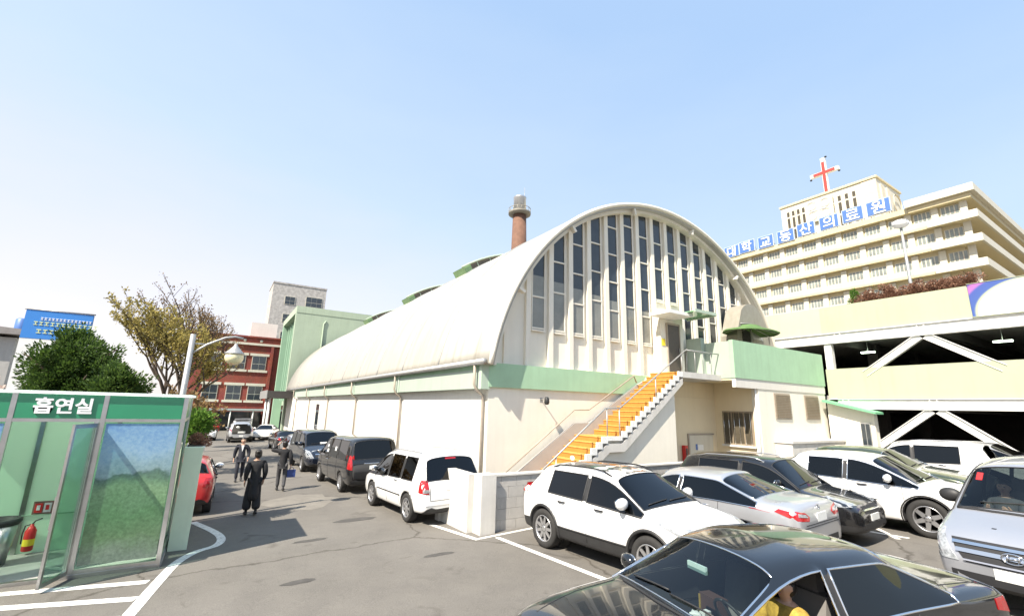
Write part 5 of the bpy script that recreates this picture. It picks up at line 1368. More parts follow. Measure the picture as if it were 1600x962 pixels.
def person(label, x, y, face, pose, top='black_cloth', bottom='black_cloth', coat=0, hairc='hair', z=None, scale=1, seated=False, bun=False, shirt=None, wide=1, group=None, long_hair=False):
    p = thing('person', label, 'person', (x, y, gr(x, y) if z is None else z), math.atan2(face[1], face[0]), 'people walking on the road' if not seated else None); p.scale = (scale,)*3
    J = dict(pel=(0, 0, .95), sp=(0, 0, 1.12), ch=(.0, 0, 1.30), sh=(-.01, 0, 1.42), nk=(.0, 0, 1.485), h0=(.015, 0, 1.545), h1=(.02, 0, 1.61), h2=(.01, 0, 1.68), h3=(0, 0, 1.725), nose=(.125, 0, 1.605), earL=(0, .088, 1.61), earR=(0, -.088, 1.61))
    for s, n in ((1, 'L'), (-1, 'R')):
        J['hip'+n] = (0, s*.095, .90); J['sho'+n] = (-.01, s*.185, 1.405); J['kn'+n] = (.02, s*.10, .49); J['an'+n] = (-.02, s*.10, .09); J['toe'+n] = (.13, s*.115, .035)
        J['el'+n] = (-.03, s*.235, 1.12); J['wr'+n] = (.04, s*.25, .88); 
    J.update(pose); V = {k: Vector(v) for k, v in J.items()}
    for n in 'LR':
        s = 1 if n == 'L' else -1
        d = (V['wr'+n]-V['el'+n]).normalized(); V['pa'+n] = V['wr'+n]+d*.085
        side = Vector((1, 0, 0)) if abs(d.x) < .8 else Vector((0, 0, 1)); side = (side-d*side.dot(d)).normalized(); inn = d.cross(side)*(1 if s > 0 else -1)
        for i in range(4):
            q = V['wr'+n]+d*.085+side*(.030-.020*i); ln = (.07, .08, .074, .058)[i]
            V['f%d%s' % (i, n)] = q+d*ln*.55+inn*.004; V['g%d%s' % (i, n)] = q+d*ln*.95+inn*.025
        V['t0'+n] = V['wr'+n]+d*.045+side*.04; V['t1'+n] = V['t0'+n]+d*.03+side*.022+inn*.012
    rad = dict(pel=(.15, .11), sp=(.135, .10), ch=(.155, .11), sh=(.12, .085), nk=.052, h0=(.062, .068), h1=(.078, .092), h2=(.076, .09), h3=(.048, .055), nose=.014, earL=.02, earR=.02)
    E_ = [('pel', 'sp'), ('sp', 'ch'), ('ch', 'sh'), ('sh', 'nk'), ('nk', 'h0'), ('h0', 'h1'), ('h1', 'h2'), ('h2', 'h3'), ('h1', 'nose'), ('h1', 'earL'), ('h1', 'earR')]
    for n in 'LR':
        rad.update({'hip'+n: .085, 'kn'+n: .056, 'an'+n: .038, 'toe'+n: (.035, .028), 'sho'+n: .062, 'el'+n: .042, 'wr'+n: .026, 'pa'+n: (.032, .018), 't0'+n: .011, 't1'+n: .009})
        E_ += [('pel', 'hip'+n), ('hip'+n, 'kn'+n), ('kn'+n, 'an'+n), ('an'+n, 'toe'+n), ('sh', 'sho'+n), ('sho'+n, 'el'+n), ('el'+n, 'wr'+n), ('wr'+n, 'pa'+n), ('wr'+n, 't0'+n), ('t0'+n, 't1'+n)]
        for i in range(4):
            rad['f%d%s' % (i, n)] = .0085; rad['g%d%s' % (i, n)] = .0075; E_ += [('pa'+n, 'f%d%s' % (i, n)), ('f%d%s' % (i, n), 'g%d%s' % (i, n))]
    bo = skin_mesh('body', {k: (V[k], rad[k]) for k in rad}, E_, 'skin', p)
    # under the clothes the body carries the cloth, so that only head and hands show skin
    bo.data.materials.append(MATS[top]); bo.data.materials.append(MATS[bottom]); keys = list(V); cache = [(k, V[k]) for k in rad]
    for f in bo.data.polygons:
        c = f.center; k = min(cache, key=lambda q: (q[1]-c).length_squared)[0]
        if k[:2] in ('pe', 'sp', 'ch', 'sh', 'el'): f.material_index = 1
        elif k[:3] in ('hip', 'knL', 'knR') or k[:2] in ('an', 'to'): f.material_index = 2
    # clothes
    tn = {k: (V[k], tuple(c+.034 for c in (rad[k] if isinstance(rad[k], tuple) else (rad[k],)*2))) for k in ('pel', 'sp', 'ch', 'sh', 'shoL', 'elL', 'shoR', 'elR')}
    for n in 'LR': tn['cf'+n] = (V['el'+n].lerp(V['wr'+n], .9), .042)
    tn['nk'] = (V['sh'].lerp(V['nk'], .55), .068)
    te = [('pel', 'sp'), ('sp', 'ch'), ('ch', 'sh'), ('sh', 'nk'), ('sh', 'shoL'), ('shoL', 'elL'), ('elL', 'cfL'), ('sh', 'shoR'), ('shoR', 'elR'), ('elR', 'cfR')]
    if coat: tn['hem'] = (V['pel']+Vector((0, 0, -coat)), (.175*wide, .15)); te.append(('pel', 'hem'))
    skin_mesh('jacket', tn, te, top, p)
    bn = {}; be = []
    bn['pel'] = (V['pel'], (.155, .118))
    for n in 'LR':
        kw = .075*wide if not seated else .08
        bn['hip'+n] = (V['hip'+n], .10); bn['kn'+n] = (V['kn'+n], kw); bn['cf'+n] = (V['kn'+n].lerp(V['an'+n], .93), .062*wide**2); be += [('pel', 'hip'+n), ('hip'+n, 'kn'+n), ('kn'+n, 'cf'+n)]
        b = B(); d = V['toe'+n]-V['an'+n]; blob(b, V['an'+n].lerp(V['toe'+n], .45)+Vector((0, 0, -.012)), (.14, .05, .045), m=Matrix.Rotation(math.atan2(-d.z-.05, max(.05, d.x)), 4, 'Y')); obj('shoe', b, 'black_plastic', p, False)
    skin_mesh('trousers', bn, be, bottom, p)
    b = B(); h = V['h2']; blob(b, h+Vector((-.022, 0, -.005)), (.098, .094, .088))
    blob(b, V['h1']+Vector((-.040, 0, .005)), (.078, .096, .105))
    if bun: blob(b, h+Vector((-.10, 0, .02)), (.05, .05, .05))
    if long_hair: blob(b, h+Vector((-.06, 0, -.10)), (.06, .085, .12))
    obj('hair', b, hairc, p, False)
    b = B()
    for s in (1, -1): blob(b, V['h1']+Vector((.079, s*.032, .025)), (.008, .014, .007), u=8, v=6)
    obj('eyes', b, 'dark', p, False); b = B(); blob(b, V['h0']+Vector((.066, 0, .012)), (.008, .024, .006), u=8, v=6); obj('mouth', b, 'lips', p, False)
    if shirt:
        b = B(); prism(b, [V['sh']+Vector((.10, .055, .02)), V['sh']+Vector((.10, -.055, .02)), V['sp']+Vector((.128, 0, .06))], (.03, 0, 0)); obj('shirt_front', b, shirt, p, False)
    return p
mat('lips', (.42, .16, .14), .5)
# woman in the long dark coat, seen from behind, walking away
person('person in a long black padded coat and wide trousers walking away, dark hair tied up', 1.22, 15.2, (-.08, 1), dict(
    anL=(.05, .11, .09), toeL=(.2, .12, .04), knL=(.07, .11, .5), anR=(-.12, -.10, .12), toeR=(.02, -.11, .035), knR=(.02, -.10, .5), elL=(-.04, .235, 1.13), wrL=(.05, .235, .90), elR=(-.05, -.235, 1.13), wrR=(.07, -.23, .90)),
    coat=.60, wide=1.45, bun=True)
person('person in a black jacket and grey trousers walking away, one arm raised to the head', 2.38, 19.2, (.12, 1), dict(
    anL=(.14, .10, .09), toeL=(.29, .11, .035), knL=(.12, .10, .5), anR=(-.20, -.10, .12), toeR=(-.06, -.11, .04), knR=(-.03, -.10, .49), elL=(.04, .42, 1.42), wrL=(.10, .22, 1.62), elR=(-.07, -.25, 1.14), wrR=(-.0, -.27, .88)),
    bottom='grey_cloth', coat=.12)
bag = thing('handbag', 'small dark blue bag carried by the person with the raised arm', 'bag', (2.68, 19.2, .42))
bm = B(); vs = box(bm, 2.55, 2.83, 19.12, 19.24, .12, .38); bevel(bm, .03, 2); obj('pouch', bm, 'bag_blue', bag) if 'bag_blue' in MATS else (mat('bag_blue', (.03, .06, .22), .5), obj('pouch', bm, 'bag_blue', bag))
bm = B(); tube(bm, [(2.60, 19.18, .37), (2.64, 19.18, .45), (2.69, 19.18, .47), (2.74, 19.18, .45), (2.78, 19.18, .37)], .010, 6); obj('strap', bm, 'bag_blue', bag)
person('person in a black suit and white shirt walking towards the camera', 1.2, 22.7, (-.05, -1), dict(
    anL=(-.20, .09, .13), toeL=(-.07, .10, .04), knL=(-.02, .10, .5), anR=(.14, -.09, .09), toeR=(.29, -.10, .035), knR=(.13, -.10, .5), elL=(-.02, .26, 1.14), wrL=(.10, .25, .91), elR=(-.10, -.25, 1.14), wrR=(-.08, -.26, .88)),
    top='navy_cloth', bottom='navy_cloth', coat=.1, shirt='plate')
# tiny figures far down the road
person('far person in a red jacket beside the white car at the end of the road', .35, 57, (0, -1), dict(anL=(.1, .1, .09), anR=(-.1, -.1, .09)), top='red', bottom='navy_cloth')
person('far person in a dark coat standing left of the one in red', -.05, 62, (.3, -1), dict(), coat=.2)
# ------------------------------------------------------------------ vehicles in their places
PW = paint('paint_white', (.80, .80, .79)); PK = paint('paint_black', (.006, .0075, .010), 0, .12); PS = paint('paint_silver', (.50, .51, .53), .55, .3); PN = paint('paint_navy', (.006, .009, .018), 0, .18)
PB = paint('paint_charcoal', (.009, .009, .010), 0, .18); PR = paint('paint_red', (.48, .02, .02)); PG = paint('paint_bluegrey', (.40, .41, .44), .5, .32); PO = paint('paint_olive', (.05, .065, .035), .3, .2)
def patch_lr(c, name, view, poly, m, **k):
    c.patch(name, view, poly, m, **k); c.patch(name, view, [(-u, v) for u, v in poly][::-1], m, **k)
def mir(poly): return [(-u, v) for u, v in poly][::-1]

# -- white compact SUV in the first bay
def white_suv():
    w = (.83, 3.47); wr = .375
    c = Car('parked_suv', 'white compact crossover with a dark glass roof, parked first beside the block wall', 'car', st_suv(rs=.58, dp=1.0, H=1.66, belt=1.10, hood=1.09, cow=3.36, rf=2.62), PW, 7.22, 6.92, (.055, -1), 1.03, clad=True, wheels=w, wr=wr, ww=.235, spokes=9)
    c.mirror(3.02, 1.14, PW, 1.15); c.handles((1.42, 2.42), .97, PW); c.seams((1.12, 2.07, 3.18), .36, 1.04); c.arches(w, wr)
    c.patch('sunroof', 't', [(1.0, -.52), (2.62, -.5), (2.62, .5), (1.0, .52)], 'dglass', sub=3, off=.006)
    patch_lr(c, 'tail_light', 'b', [(.50, .98), (.80, 1.0), (.86, 1.17), (.62, 1.13)], 'red_lens')
    for v in 'lr': c.patch('tail_light', v, [(.05, 1.0), (.30, 1.04), (.18, 1.18), (.09, 1.17)], 'red_lens')
    patch_lr(c, 'headlight', 'f', [(.46, .80), (.80, .84), (.82, .96), (.60, .92)], 'white_lens')
    for v in 'lr': c.patch('headlight', v, [(4.28, .80), (3.72, 1.0), (3.66, .96), (4.1, .82)], 'white_lens')
    c.patch('grille', 'f', rect(-.45, .45, .66, .78), 'black_plastic'); c.patch('bumper_intake', 'f', rect(-.62, .62, .36, .52), 'black_plastic'); c.plate('f', .58); c.plate('b', .82)
    patch_lr(c, 'fog_light', 'f', [(.62, .42), (.76, .44), (.76, .54), (.64, .54)], 'white_lens')
    c.wipers(3.36); c.line('bonnet_edge', 't', [(3.40, .74), (3.9, .72), (4.25, .62)], .005, 'dark', 0); c.line('bonnet_edge', 't', [(3.40, -.74), (3.9, -.72), (4.25, -.62)], .005, 'dark', 0)
    c.line('side_moulding', 'r', [(.95, .50), (3.05, .50)], .014, 'black_plastic'); c.rails(.85, 2.5, .60, PW)
    bm = B(); blob(bm, (.80-c.L/2, 0, 1.70), (.07, .02, .05)); c.part('antenna', bm, PW)
white_suv()
# -- silver saloon, tail to the lane
def silver_sedan():
    w = (1.05, 3.78); wr = .33
    c = Car('parked_saloon', 'silver saloon parked tail out between the white crossover and black wagon', 'car', st_sedan(L=4.85, W=.92, H=1.48, boot=1.10, belt=.97, tail=.93, rw=.72, rs=1.55), PS, 9.85, 7.02, (-.03, 1), 1.05, wheels=w, wr=wr, trim='chrome', glass='tint_dark')
    c.mirror(3.25, 1.03, PS); c.handles((1.75, 2.78), .86); c.seams((1.45, 2.37, 3.42), .3, .95)
    lamp = [(.44, .86), (.52, .93), (.84, .99), (.90, .94), (.80, .83), (.50, .80)]
    patch_lr(c, 'tail_light', 'b', lamp, 'red_lens', sub=3); patch_lr(c, 'reverse_light', 'b', [(.50, .86), (.76, .89), (.74, .94), (.54, .91)], 'white_lens', off=.016)
    for v in 'lr': c.patch('tail_light', v, [(.06, .84), (.40, .94), (.34, .99), (.08, .96)], 'red_lens')
    c.plate('b', .83, .36, .14); c.line('boot_seam', 'b', [(-.62, .74), (.62, .74)], .006, 'dark', 0); c.line('bumper_seam', 'b', [(-.80, .70), (.80, .70)], .006, 'dark', 0)
    c.patch('bumper_trim', 'b', rect(-.55, .55, .40, .50), 'black_plastic')
    bm = B(); h = c.cast((-5, 0, .97), (1, 0, 0)); lathe(bm, [(.055, -.015), (.055, .0), (.035, .0), (.035, -.015)], 16, 'x', (h.x-.004, 0, h.z), caps=(0, 0)); c.part('badge', bm, 'chrome')
silver_sedan()
# -- black seven seater, nose to the lane
def black_wagon():
    w = (.95, 3.65); wr = .36
    c = Car('parked_wagon', 'black tall wagon parked nose out between the silver saloon and white crossover', 'car', st_suv(L=4.64, W=.925, H=1.70, cow=3.55, rf=2.85, bp=2.1), PB, 12.3, 6.85, (.03, -1), 1.0, wheels=w, wr=wr, clad=True)
    c.mirror(3.15, 1.12, PB); c.handles((1.45, 2.5), .98); c.seams((1.1, 2.17, 3.3), .36, 1.04); c.arches(w, wr); c.wipers(3.55); c.rails(.9, 2.7, .6)
    patch_lr(c, 'headlight', 'f', [(.42, .82), (.80, .84), (.84, .98), (.52, .94)], 'white_lens')
    for v in 'lr': c.patch('headlight', v, [(4.52, .82), (4.0, .98), (3.95, .92), (4.3, .8)], 'white_lens')
    c.patch('grille', 'f', rect(-.40, .40, .66, .80), 'dark'); c.patch('grille_bar', 'f', rect(-.40, .40, .72, .75), 'chrome', off=.016); c.patch('bumper_intake', 'f', rect(-.6, .6, .36, .48), 'dark'); c.plate('f', .58, .42, .13)
black_wagon()
# -- white crossover saloon
def white_cross():
    w = (.86, 3.58); wr = .39
    c = Car('parked_crossover', 'white sleek crossover with bright wheels parked nose out behind the silver van', 'car', st_suv(L=4.6, W=.94, H=1.66, rs=.95, dp=1.25, bp=2.05, rf=2.60, cow=3.50, belt=1.08, hood=1.07), PW, 14.92, 5.45, (-.0, -1), 1.05, wheels=w, wr=wr, ww=.24, trim='chrome', glass='tint', spokes=6)
    c.mirror(3.0, 1.13, PW, 1.1); c.handles((1.5, 2.45), .97, PW); c.seams((1.22, 2.12, 3.2), .34, 1.04); c.wipers(3.5); c.arches(w, wr, w=.03)
    c.interior([(2.3, .4), (2.3, -.4), (1.4, .4), (1.4, -.4)], (2.95, 3.45, .98, .72), .5, (2.9, .4, 1.02), .68)
    patch_lr(c, 'headlight', 'f', [(.46, .82), (.80, .84), (.82, .98), (.58, .93)], 'white_lens')
    for v in 'lr': c.patch('headlight', v, [(4.46, .82), (3.9, 1.0), (3.86, .94), (4.3, .82)], 'white_lens')
    c.patch('grille', 'f', rect(-.45, .45, .66, .78), 'dark'); c.plate('f', .52)
white_cross()
def olive_car():
    w = (.9, 3.6)
    c = Car('parked_saloon', 'dark olive saloon with a sloping windscreen behind the white crossover', 'car', st_sedan(L=4.8, W=.92, H=1.52, belt=1.0, hood=1.03, boot=1.08, tail=.92), PO, 18.2, 6.6, (.02, -1), 1.12, wheels=(1.0, 3.75), wr=.34, trim='chrome')
    c.mirror(3.2, 1.05, PO); c.wipers(3.6); patch_lr(c, 'headlight', 'f', [(.48, .70), (.84, .74), (.84, .88), (.52, .82)], 'white_lens'); c.plate('f', .5); c.handles((1.75, 2.8), .88)
olive_car()
def far_suv():
    w = (.9, 3.6)
    c = Car('parked_suv', 'white tall sport utility car with roof rails parked tail towards the lane at the garage', 'car', st_suv(L=4.7, W=.95, H=1.74, rs=.42, dp=.95, bp=2.1, quarter=''), PW, 21.9, 6.6, (-.08, 1), 1.02, wheels=w, wr=.37, clad=True)
    c.mirror(3.05, 1.15, PW); c.rails(.6, 2.7, .62); c.arches(w, .37); c.handles((1.4, 2.5), 1.0); patch_lr(c, 'tail_light', 'b', [(.62, .9), (.86, .92), (.86, 1.15), (.68, 1.15)], 'red_lens'); c.plate('b', .8); c.seams((1.0, 2.15, 3.2), .36, 1.05)
far_suv()
def far_dark():
    c = Car('parked_saloon', 'blue grey saloon at the right edge beyond the white sport utility car', 'car', st_sedan(H=1.5, belt=.98, hood=1.0, boot=1.06), PG, 24.4, 6.2, (0, 1), 1.15, wheels=(1.0, 3.8), wr=.34); c.mirror(3.2, 1.03, PG); patch_lr(c, 'tail_light', 'b', [(.5, .75), (.84, .78), (.84, .9), (.5, .88)], 'red_lens')
far_dark()
def upper_car():
    global gr
    g0 = gr; gr = lambda x, y: 3.87
    c = Car('parked_saloon', 'silver saloon parked on the upper garage deck behind the parapet', 'car', st_sedan(), PS, 29.5, 7.6, (-.1, 1), 1.0, wheels=(1.02, 3.85), wr=.33); c.mirror(3.2, 1.0, PS); patch_lr(c, 'tail_light', 'b', [(.5, .72), (.84, .74), (.84, .86), (.5, .84)], 'red_lens')
    gr = g0
upper_car()
# -- silver van facing the camera
def silver_van():
    w = (.95, 4.15); wr = .35
    c = Car('silver_van', 'silver grey van with a broad chrome grille driving towards the camera', 'van', st_van(W=.965, H=1.93, cow=4.20, rf=3.55, hood=1.20, nose=1.04, belt=1.14), PG, 12.2, 1.66, (-.985, .10), 1.06, wheels=w, wr=wr, glass='clear', trim='black_plastic')
    c.mirror(3.82, 1.28, 'black_plastic', 1.25); c.wipers(4.20); c.seams((2.8, 3.9), .35, 1.08); c.handles((2.6, 3.1), 1.0, PG)
    lamp = [(.56, .62), (.80, .62), (.90, .80), (.88, 1.02), (.74, .98), (.66, .78)]
    patch_lr(c, 'headlight', 'f', lamp, 'white_lens', sub=4, off=.012)
    c.patch('grille', 'f', [(-.58, .76), (-.64, .90), (.64, .90), (.58, .76), (.48, .62), (-.48, .62)], 'dark', sub=4, off=.010)
    c.patch('grille_bar', 'f', rect(-.62, .62, .84, .875), 'chrome', off=.03); c.patch('grille_bar', 'f', rect(-.58, .58, .74, .79), 'chrome', off=.03); c.patch('grille_bar', 'f', rect(-.50, .50, .64, .66), 'chrome', off=.03)
    h = c.cast((5, 0, .765), (-1, 0, 0)); bm = B()
    pts = [(h.x+.045, .11*math.cos(k*.2618), .765+.062*math.sin(k*.2618)) for k in range(25)]; tube(bm, pts, .010, 6)
    for s in (1, -1): tube(bm, [(h.x+.045, s*.055-.012, .72), (h.x+.045, s*.055+.012, .81)], .010, 6)
    tube(bm, [(h.x+.045, -.055, .755), (h.x+.045, .055, .775)], .010, 6); c.part('grille_badge', bm, 'chrome')
    c.patch('bumper_intake', 'f', rect(-.66, .66, .38, .50), 'dark'); c.plate('f', .54, .42, .13)
    c.interior([(3.05, .46), (3.05, -.46), (2.0, .46), (2.0, -.46)], (3.62, 4.15, 1.06, .80), .60, (3.55, .45, 1.12), .75)
    c.patch('windscreen_sticker', 'f', [(-.66, 1.58), (-.58, 1.58), (-.58, 1.68), (-.66, 1.68)], 'red', off=.004); c.patch('bonnet_edge', 'f', rect(-.80, .80, 1.035, 1.045), 'dark', off=.002)
    c.line('windscreen_base', 't', [(4.18, -.80), (4.22, -.4), (4.23, 0), (4.22, .4), (4.18, .80)], .022, 'black_plastic', .004)
    return c
sv = silver_van()
# -- black saloon in the foreground
def black_sedan():
    w = (1.26, 4.10); wr = .335
    S = st_sedan(L=4.87, W=.94, H=1.51, boot=1.05, rw=.66, rs=1.34, dp=1.36, bp=2.20, rf=2.74, cow=3.54, belt=.96, hood=1.0, tail=.88)
    S = [t[:5]+(t[5]*1.12 if t[5] else 0, t[6]) for t in S]
    S = [t[:6]+(t[6].replace('S', 'S'),) for t in S]
    S = [((t[0]+.30) if t[0] > .3 else t[0],)+t[1:] for t in S]
    hd = Vector((-.972, .235)).normalized(); fx, fy = 2.62, 3.62
    c = Car('black_saloon', 'glossy black saloon with chrome window trim and open driver window in the foreground', 'car', S, PK, fx-hd.x*2.585, fy-hd.y*2.585, hd, 1.0, trim='chrome', glass='clear', wheels=w, wr=wr)
    c.mirror(3.54, 1.02, PK); c.handles((2.08, 3.10), .84, PK); c.seams((1.60, 2.55, 3.66), .3, .93); c.wipers(3.84)
    # darker rear panes, driver window rolled down
    for o in list(c.root.children):
        if o.name.startswith(('side_window', 'rear_window')):
            cx = sum(v.co.x for v in o.data.vertices)/len(o.data.vertices); cy = sum(v.co.y for v in o.data.vertices)/len(o.data.vertices)
            if o.name.startswith('side_window') and cx > -.1 and cy > 0:
                for q in list(o.children): q.parent = c.root
                D.objects.remove(o); continue
            o.data.materials[0] = MATS['tint_dark']
    c.interior([(2.72, .38), (2.72, -.38), (1.85, .40), (1.85, -.40)], (3.38, 3.92, .86, .72), .46, (3.32, .38, .92), .60)
    for pts in ([(3.84, -.62), (3.87, 0), (3.84, .62)],): c.line('windscreen_base', 't', pts, .012, 'black_plastic', .003)
    c.line('side_moulding', 'l', [(.6, .56), (4.3, .56)], .014, 'chrome'); c.line('side_moulding', 'r', [(.6, .56), (4.3, .56)], .014, 'chrome')
    patch_lr(c, 'headlight', 'f', [(.42, .60), (.80, .62), (.82, .74), (.46, .74)], 'white_lens'); c.patch('grille', 'f', rect(-.36, .36, .60, .74), 'chrome'); c.plate('f', .48)
    patch_lr(c, 'tail_light', 'b', [(.40, .72), (.86, .74), (.86, .90), (.42, .90)], 'red_lens')
    for v in 'lr': c.patch('tail_light', v, [(.06, .74), (.34, .80), (.34, .90), (.07, .90)], 'red_lens')
    c.plate('b', .80); c.line('bonnet_edge', 't', [(3.90, .70), (4.4, .68), (4.9, .55)], .005, 'dark', 0); c.line('bonnet_edge', 't', [(3.90, -.70), (4.4, -.68), (4.9, -.55)], .005, 'dark', 0)
    c.line('boot_edge', 't', [(.90, .70), (.3, .70)], .005, 'dark', 0)
    bm = B(); box(bm, 3.36-c.L/2, 3.385-c.L/2, -.10, .16, 1.22, 1.29); bevel(bm, .012, 2); c.part('rear_view_mirror', bm, 'mirror_teal')
    for n, v, m in (('green_tag', (3.355-c.L/2, 3.358-c.L/2, .0, .08, 1.235, 1.275), 'lime_tag'),): 
        bm = B(); box(bm, *v); c.part(n, bm, m)
    return c
mat('mirror_teal', (.30, .46, .44), .15, .3); mat('lime_tag', (.35, .55, .05), .5); mat('vest_yellow', (.42, .28, .05), .85, var=.5, scale=14); mat('bag_brown', (.09, .045, .035), .7, var=.2)
bs = black_sedan()
def in_car(c, lx, ly, lz):
    bpy.context.view_layer.update(); return c.root.matrix_world @ Vector((lx-c.L/2, ly, lz))
SEAT = dict(pel=(0, 0, .12), sp=(-.06, 0, .30), ch=(-.12, 0, .48), sh=(-.15, 0, .60), nk=(-.14, 0, .665), h0=(-.12, 0, .725), h1=(-.115, 0, .79), h2=(-.125, 0, .86), h3=(-.135, 0, .905), nose=(-.01, 0, .785), earL=(-.135, .088, .79), earR=(-.135, -.088, .79),
            hipL=(.06, .10, .10), hipR=(.06, -.10, .10), knL=(.46, .14, .18), knR=(.46, -.12, .18), anL=(.62, .14, -.18), anR=(.62, -.12, -.18), toeL=(.75, .14, -.22), toeR=(.75, -.12, -.22),
            shoL=(-.15, .185, .585), shoR=(-.15, -.185, .585), elL=(.04, .25, .36), elR=(.04, -.24, .36), wrL=(.26, .16, .46), wrR=(.26, -.14, .46))
hd = bs.root.matrix_world
def driver(c, label, lx, ly, lz, top, sc=.95):
    p = in_car(c, lx, ly, lz); bpy.context.view_layer.update(); f = c.root.matrix_world.to_3x3() @ Vector((1, 0, 0))
    person(label, p.x, p.y, (f.x, f.y), SEAT, top=top, z=p.z, scale=sc, seated=True)
driver(bs, 'person in a yellow top driving the black saloon in the foreground', 2.92, .50, .40, 'vest_yellow', .98)
driver(sv, 'person with pale face seated in the front of the silver van', 3.30, -.55, .68, 'grey_cloth', 1.0)
b_ = in_car(bs, 2.86, -.36, .68); bag2 = thing('shopping_bag', 'brown bag with a yellow edge on the passenger seat of the black saloon', 'bag', tuple(b_), math.atan2(.235, -.972))
bm = B(); box(bm, -.06, .08, -.14, .14, -.12, .13); bevel(bm, .035, 3); obj('pouch', bm, 'bag_brown', bag2, False)
bm = B(); box(bm, .081, .092, -.14, -.12, -.1, .11); obj('edge', bm, 'vest_yellow', bag2, False)
t_ = in_car(bs, 3.52, .12, .885); tis = thing('crumpled_tissue', 'crumpled white tissue lying on the dashboard of the black saloon', 'tissue', tuple(t_))
bm = B(); blob(bm, (0, 0, .0), (.06, .05, .03), u=10, v=7)
for v in bm.verts: v.co *= 1+.35*math.sin(v.co.x*120+v.co.y*90)
obj('paper', bm, 'plate', tis, False); bm = B(); box(bm, .07, .17, -.06, .0, -.02, .015); bevel(bm, .008); obj('packet', bm, 'plate', tis, False)

# -- the row along the hall
def white_mpv():
    w = (.92, 3.62); wr = .36
    c = Car('white_minivan', 'white minivan with roof rails parked tail to the camera by the block wall', 'van', st_mpv(L=4.7, W=.985, H=1.78, cow=3.85, rf=3.05), PW, 5.42, 13.55, (-.06, 1), .98, wheels=w, wr=wr, spokes=7, glass='tint_dark')
    c.mirror(3.3, 1.12, PW); c.handles((1.7, 2.65), .98); c.seams((1.4, 2.35, 3.3), .36, 1.02); c.rails(.55, 2.9, .64)
    patch_lr(c, 'tail_light', 'b', [(.74, .78), (.93, .80), (.92, 1.12), (.76, 1.12)], 'red_lens', sub=3)
    for v in 'lr': c.patch('tail_light', v, [(.05, .80), (.22, .82), (.20, 1.12), (.08, 1.12)], 'red_lens')
    patch_lr(c, 'reverse_light', 'b', [(.755, .82), (.90, .82), (.90, .90), (.76, .90)], 'white_lens', off=.016)
    c.plate('b', .92, .52, .13); c.line('tailgate_seam', 'b', [(-.72, 1.04), (-.70, .62), (.70, .62), (.72, 1.04)], .006, 'dark', 0); c.line('bumper_moulding', 'b', [(-.85, .50), (.85, .50)], .012, 'alloy')
    for v in 'lr': c.line('side_moulding', v, [(1.35, .62), (3.1, .62)], .014, PW, .004)
    c.patch('stop_lamp', 'b', rect(-.16, .16, 1.60, 1.64), 'red_lens'); c.line('rear_wiper', 'b', [(0, 1.08), (.38, 1.12)], .010, 'black_plastic', .012)
white_mpv()
def black_van():
    w = (1.0, 4.2); wr = .34
    c = Car('black_van', 'black passenger van parked tail to the camera ahead of the white minivan', 'van', st_van(), PB, 5.0, 19.35, (-.04, 1), 1.0, wheels=w, wr=wr)
    c.mirror(3.95, 1.2, PB); c.handles((2.95, 3.05), 1.0); c.seams((1.6, 2.8, 3.95), .35, 1.08)
    patch_lr(c, 'tail_light', 'b', [(.80, .82), (.92, .84), (.92, 1.30), (.82, 1.26)], 'red_lens', sub=3)
    for v in 'lr': c.patch('tail_light', v, [(.04, .84), (.20, .86), (.16, 1.30), (.06, 1.30)], 'red_lens')
    c.plate('b', .88, .42, .13); c.line('tailgate_trim', 'b', [(-.4, 1.02), (.4, 1.02)], .014, 'chrome'); c.patch('window_sticker', 'l', rect(1.9, 2.1, 1.35, 1.5), 'plate', off=.004); c.patch('window_sticker', 'l', rect(3.0, 3.25, 1.24, 1.36), 'plate', off=.004); c.patch('window_sticker', 'l', rect(3.15, 3.35, 1.42, 1.52), 'plate', off=.004)
black_van()
def navy_van():
    w = (.95, 4.15)
    c = Car('navy_van', 'dark navy van with bright headlights parked facing the camera by the hall', 'van', st_van(cow=4.25, rf=3.55, hood=1.18), PN, 4.75, 26.2, (.02, -1), 1.0, wheels=w, wr=.35, glass='tint_dark')
    c.mirror(3.85, 1.25, PN, 1.2); c.wipers(4.25); patch_lr(c, 'headlight', 'f', [(.56, .66), (.84, .66), (.90, .84), (.86, 1.04), (.70, .96)], 'white_lens', sub=3); c.patch('grille', 'f', rect(-.5, .5, .70, .84), 'dark'); c.patch('grille_bar', 'f', rect(-.5, .5, .82, .86), 'chrome', off=.02); c.plate('f', .52)
    for v in 'lr': c.patch('headlight', v, [(4.95, .68), (4.62, .90), (4.6, 1.02), (4.75, 1.0), (4.98, .80)], 'white_lens')
    c.patch('windscreen_paper', 'f', rect(-.15, .2, 1.26, 1.33), 'plate', off=.004)
navy_van()
def small(label, st, pm, x, y, hd_, scale=1, name='parked_saloon', wheels=(1.0, 3.7), wr=.33, tail=True, cat='car', glass='tint_dark'):
    c = Car(name, label, cat, st, pm, x, y, hd_, scale, wheels=wheels, wr=wr, glass=glass); c.mirror(st[-5][0]-.25, 1.08, pm)
    patch_lr(c, 'tail_light', 'b', [(.58, .76), (.84, .78), (.84, .95), (.60, .93)], 'red_lens'); patch_lr(c, 'headlight', 'f', [(.46, .62), (.80, .66), (.80, .80), (.52, .76)], 'white_lens'); c.plate('b', .70); c.plate('f', .48); c.handles((1.7, 2.7), .86); return c
small('silver saloon seen from behind just past the dark navy van', st_sedan(), PS, 4.9, 33.6, (-.03, 1))
small('dark saloon parked beyond the silver one by the entrance canopy', st_sedan(), PB, 4.9, 40.5, (-.03, 1))
small('white saloon facing the camera at the far end of the road', st_sedan(H=1.46), PW, 4.85, 55.5, (-.25, -1), 1.05)
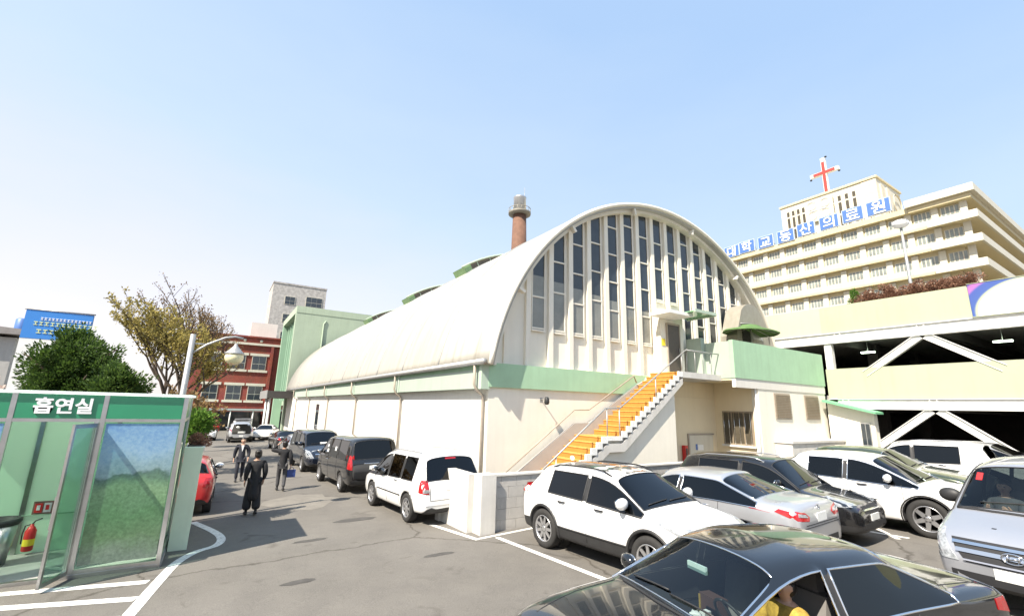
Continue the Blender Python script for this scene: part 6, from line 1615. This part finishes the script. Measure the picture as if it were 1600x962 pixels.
small('white hatchback at the far left end of the road near the person in red', st_suv(L=4.2, H=1.5), PW, -.6, 57, (.1, -1), 1, 'parked_hatchback', (.8, 3.3))
small('dark car tucked under the brick building awning at the far left', st_sedan(), PB, -4.2, 66, (1, .1))
def open_suv():
    c = Car('parked_suv', 'silver sport utility car with its tailgate raised far down the road', 'car', [t[:6]+(t[6].replace('W', '') if t[0] < .3 else t[6],) for t in st_suv(L=4.7, W=.95, H=1.75)], PS, 2.35, 53, (-.02, 1), 1.08, wheels=(.9, 3.6), wr=.36, clad=True)
    c.mirror(3.05, 1.15, PS); c.patch('boot_opening', 'b', [(-.70, .72), (.70, .72), (.74, 1.08), (.60, 1.55), (-.60, 1.55), (-.74, 1.08)], 'darkroom', sub=4, off=.012)
    patch_lr(c, 'tail_light', 'b', [(.76, .9), (.90, .92), (.90, 1.2), (.78, 1.2)], 'red_lens')
    bm = B(); prism(bm, [(.40-c.L/2, -.70, 1.70), (.40-c.L/2, .70, 1.70), (-.62-c.L/2, .66, 1.98), (-.62-c.L/2, -.66, 1.98)], (0, 0, .06)); c.part('tailgate', bm, PS)
    bm = B(); box(bm, -.02-c.L/2, .06-c.L/2, -.28, .28, .80, .95); blob(bm, (-.0-c.L/2, .3, 1.3), (.05, .14, .1)); c.part('boot_cargo', bm, 'plate'); c.plate('b', .55)
open_suv()
def taxi():
    c = Car('red_car', 'red small car with white decal parked behind the pale planter wall', 'car', st_suv(L=4.0, W=.86, H=1.52, cow=3.0, rf=2.4, bp=1.75, dp=.9, rs=.4, belt=.98, hood=.98), PR, -.52, 17.75, (.03, 1), 1.0, wheels=(.72, 3.2), wr=.32, glass='tint_dark')
    c.mirror(2.65, 1.05, 'white_paint', 1.1); c.handles((1.3, 2.1), .86, 'dark'); c.seams((1.0, 1.82, 2.8), .3, .95)
    patch_lr(c, 'tail_light', 'b', [(.58, .76), (.80, .78), (.80, 1.0), (.62, 1.0)], 'red_lens'); c.plate('b', .72)
    for q in ([(1.05, .58), (1.18, .58), (1.42, .84), (1.30, .84)], [(1.42, .84), (1.50, .80), (1.48, .58), (1.38, .58)], [(1.16, .66), (1.44, .66), (1.44, .71), (1.2, .71)]): c.patch('decal', 'r', q, 'white_paint', off=.004, sub=1)
taxi()

for o in list(SC.objects):
    if o.get('category') in ('car', 'van') and o.parent is None:
        x, y = o.location.x, o.location.y
        if o.name.startswith('parked'): o['group'] = 'cars parked in the bays and along the garage' if y < 10 else 'cars stopped along the road beside the hall'
        elif o.name in ('white_minivan', 'black_van', 'navy_van'): o['group'] = 'cars stopped along the road beside the hall'
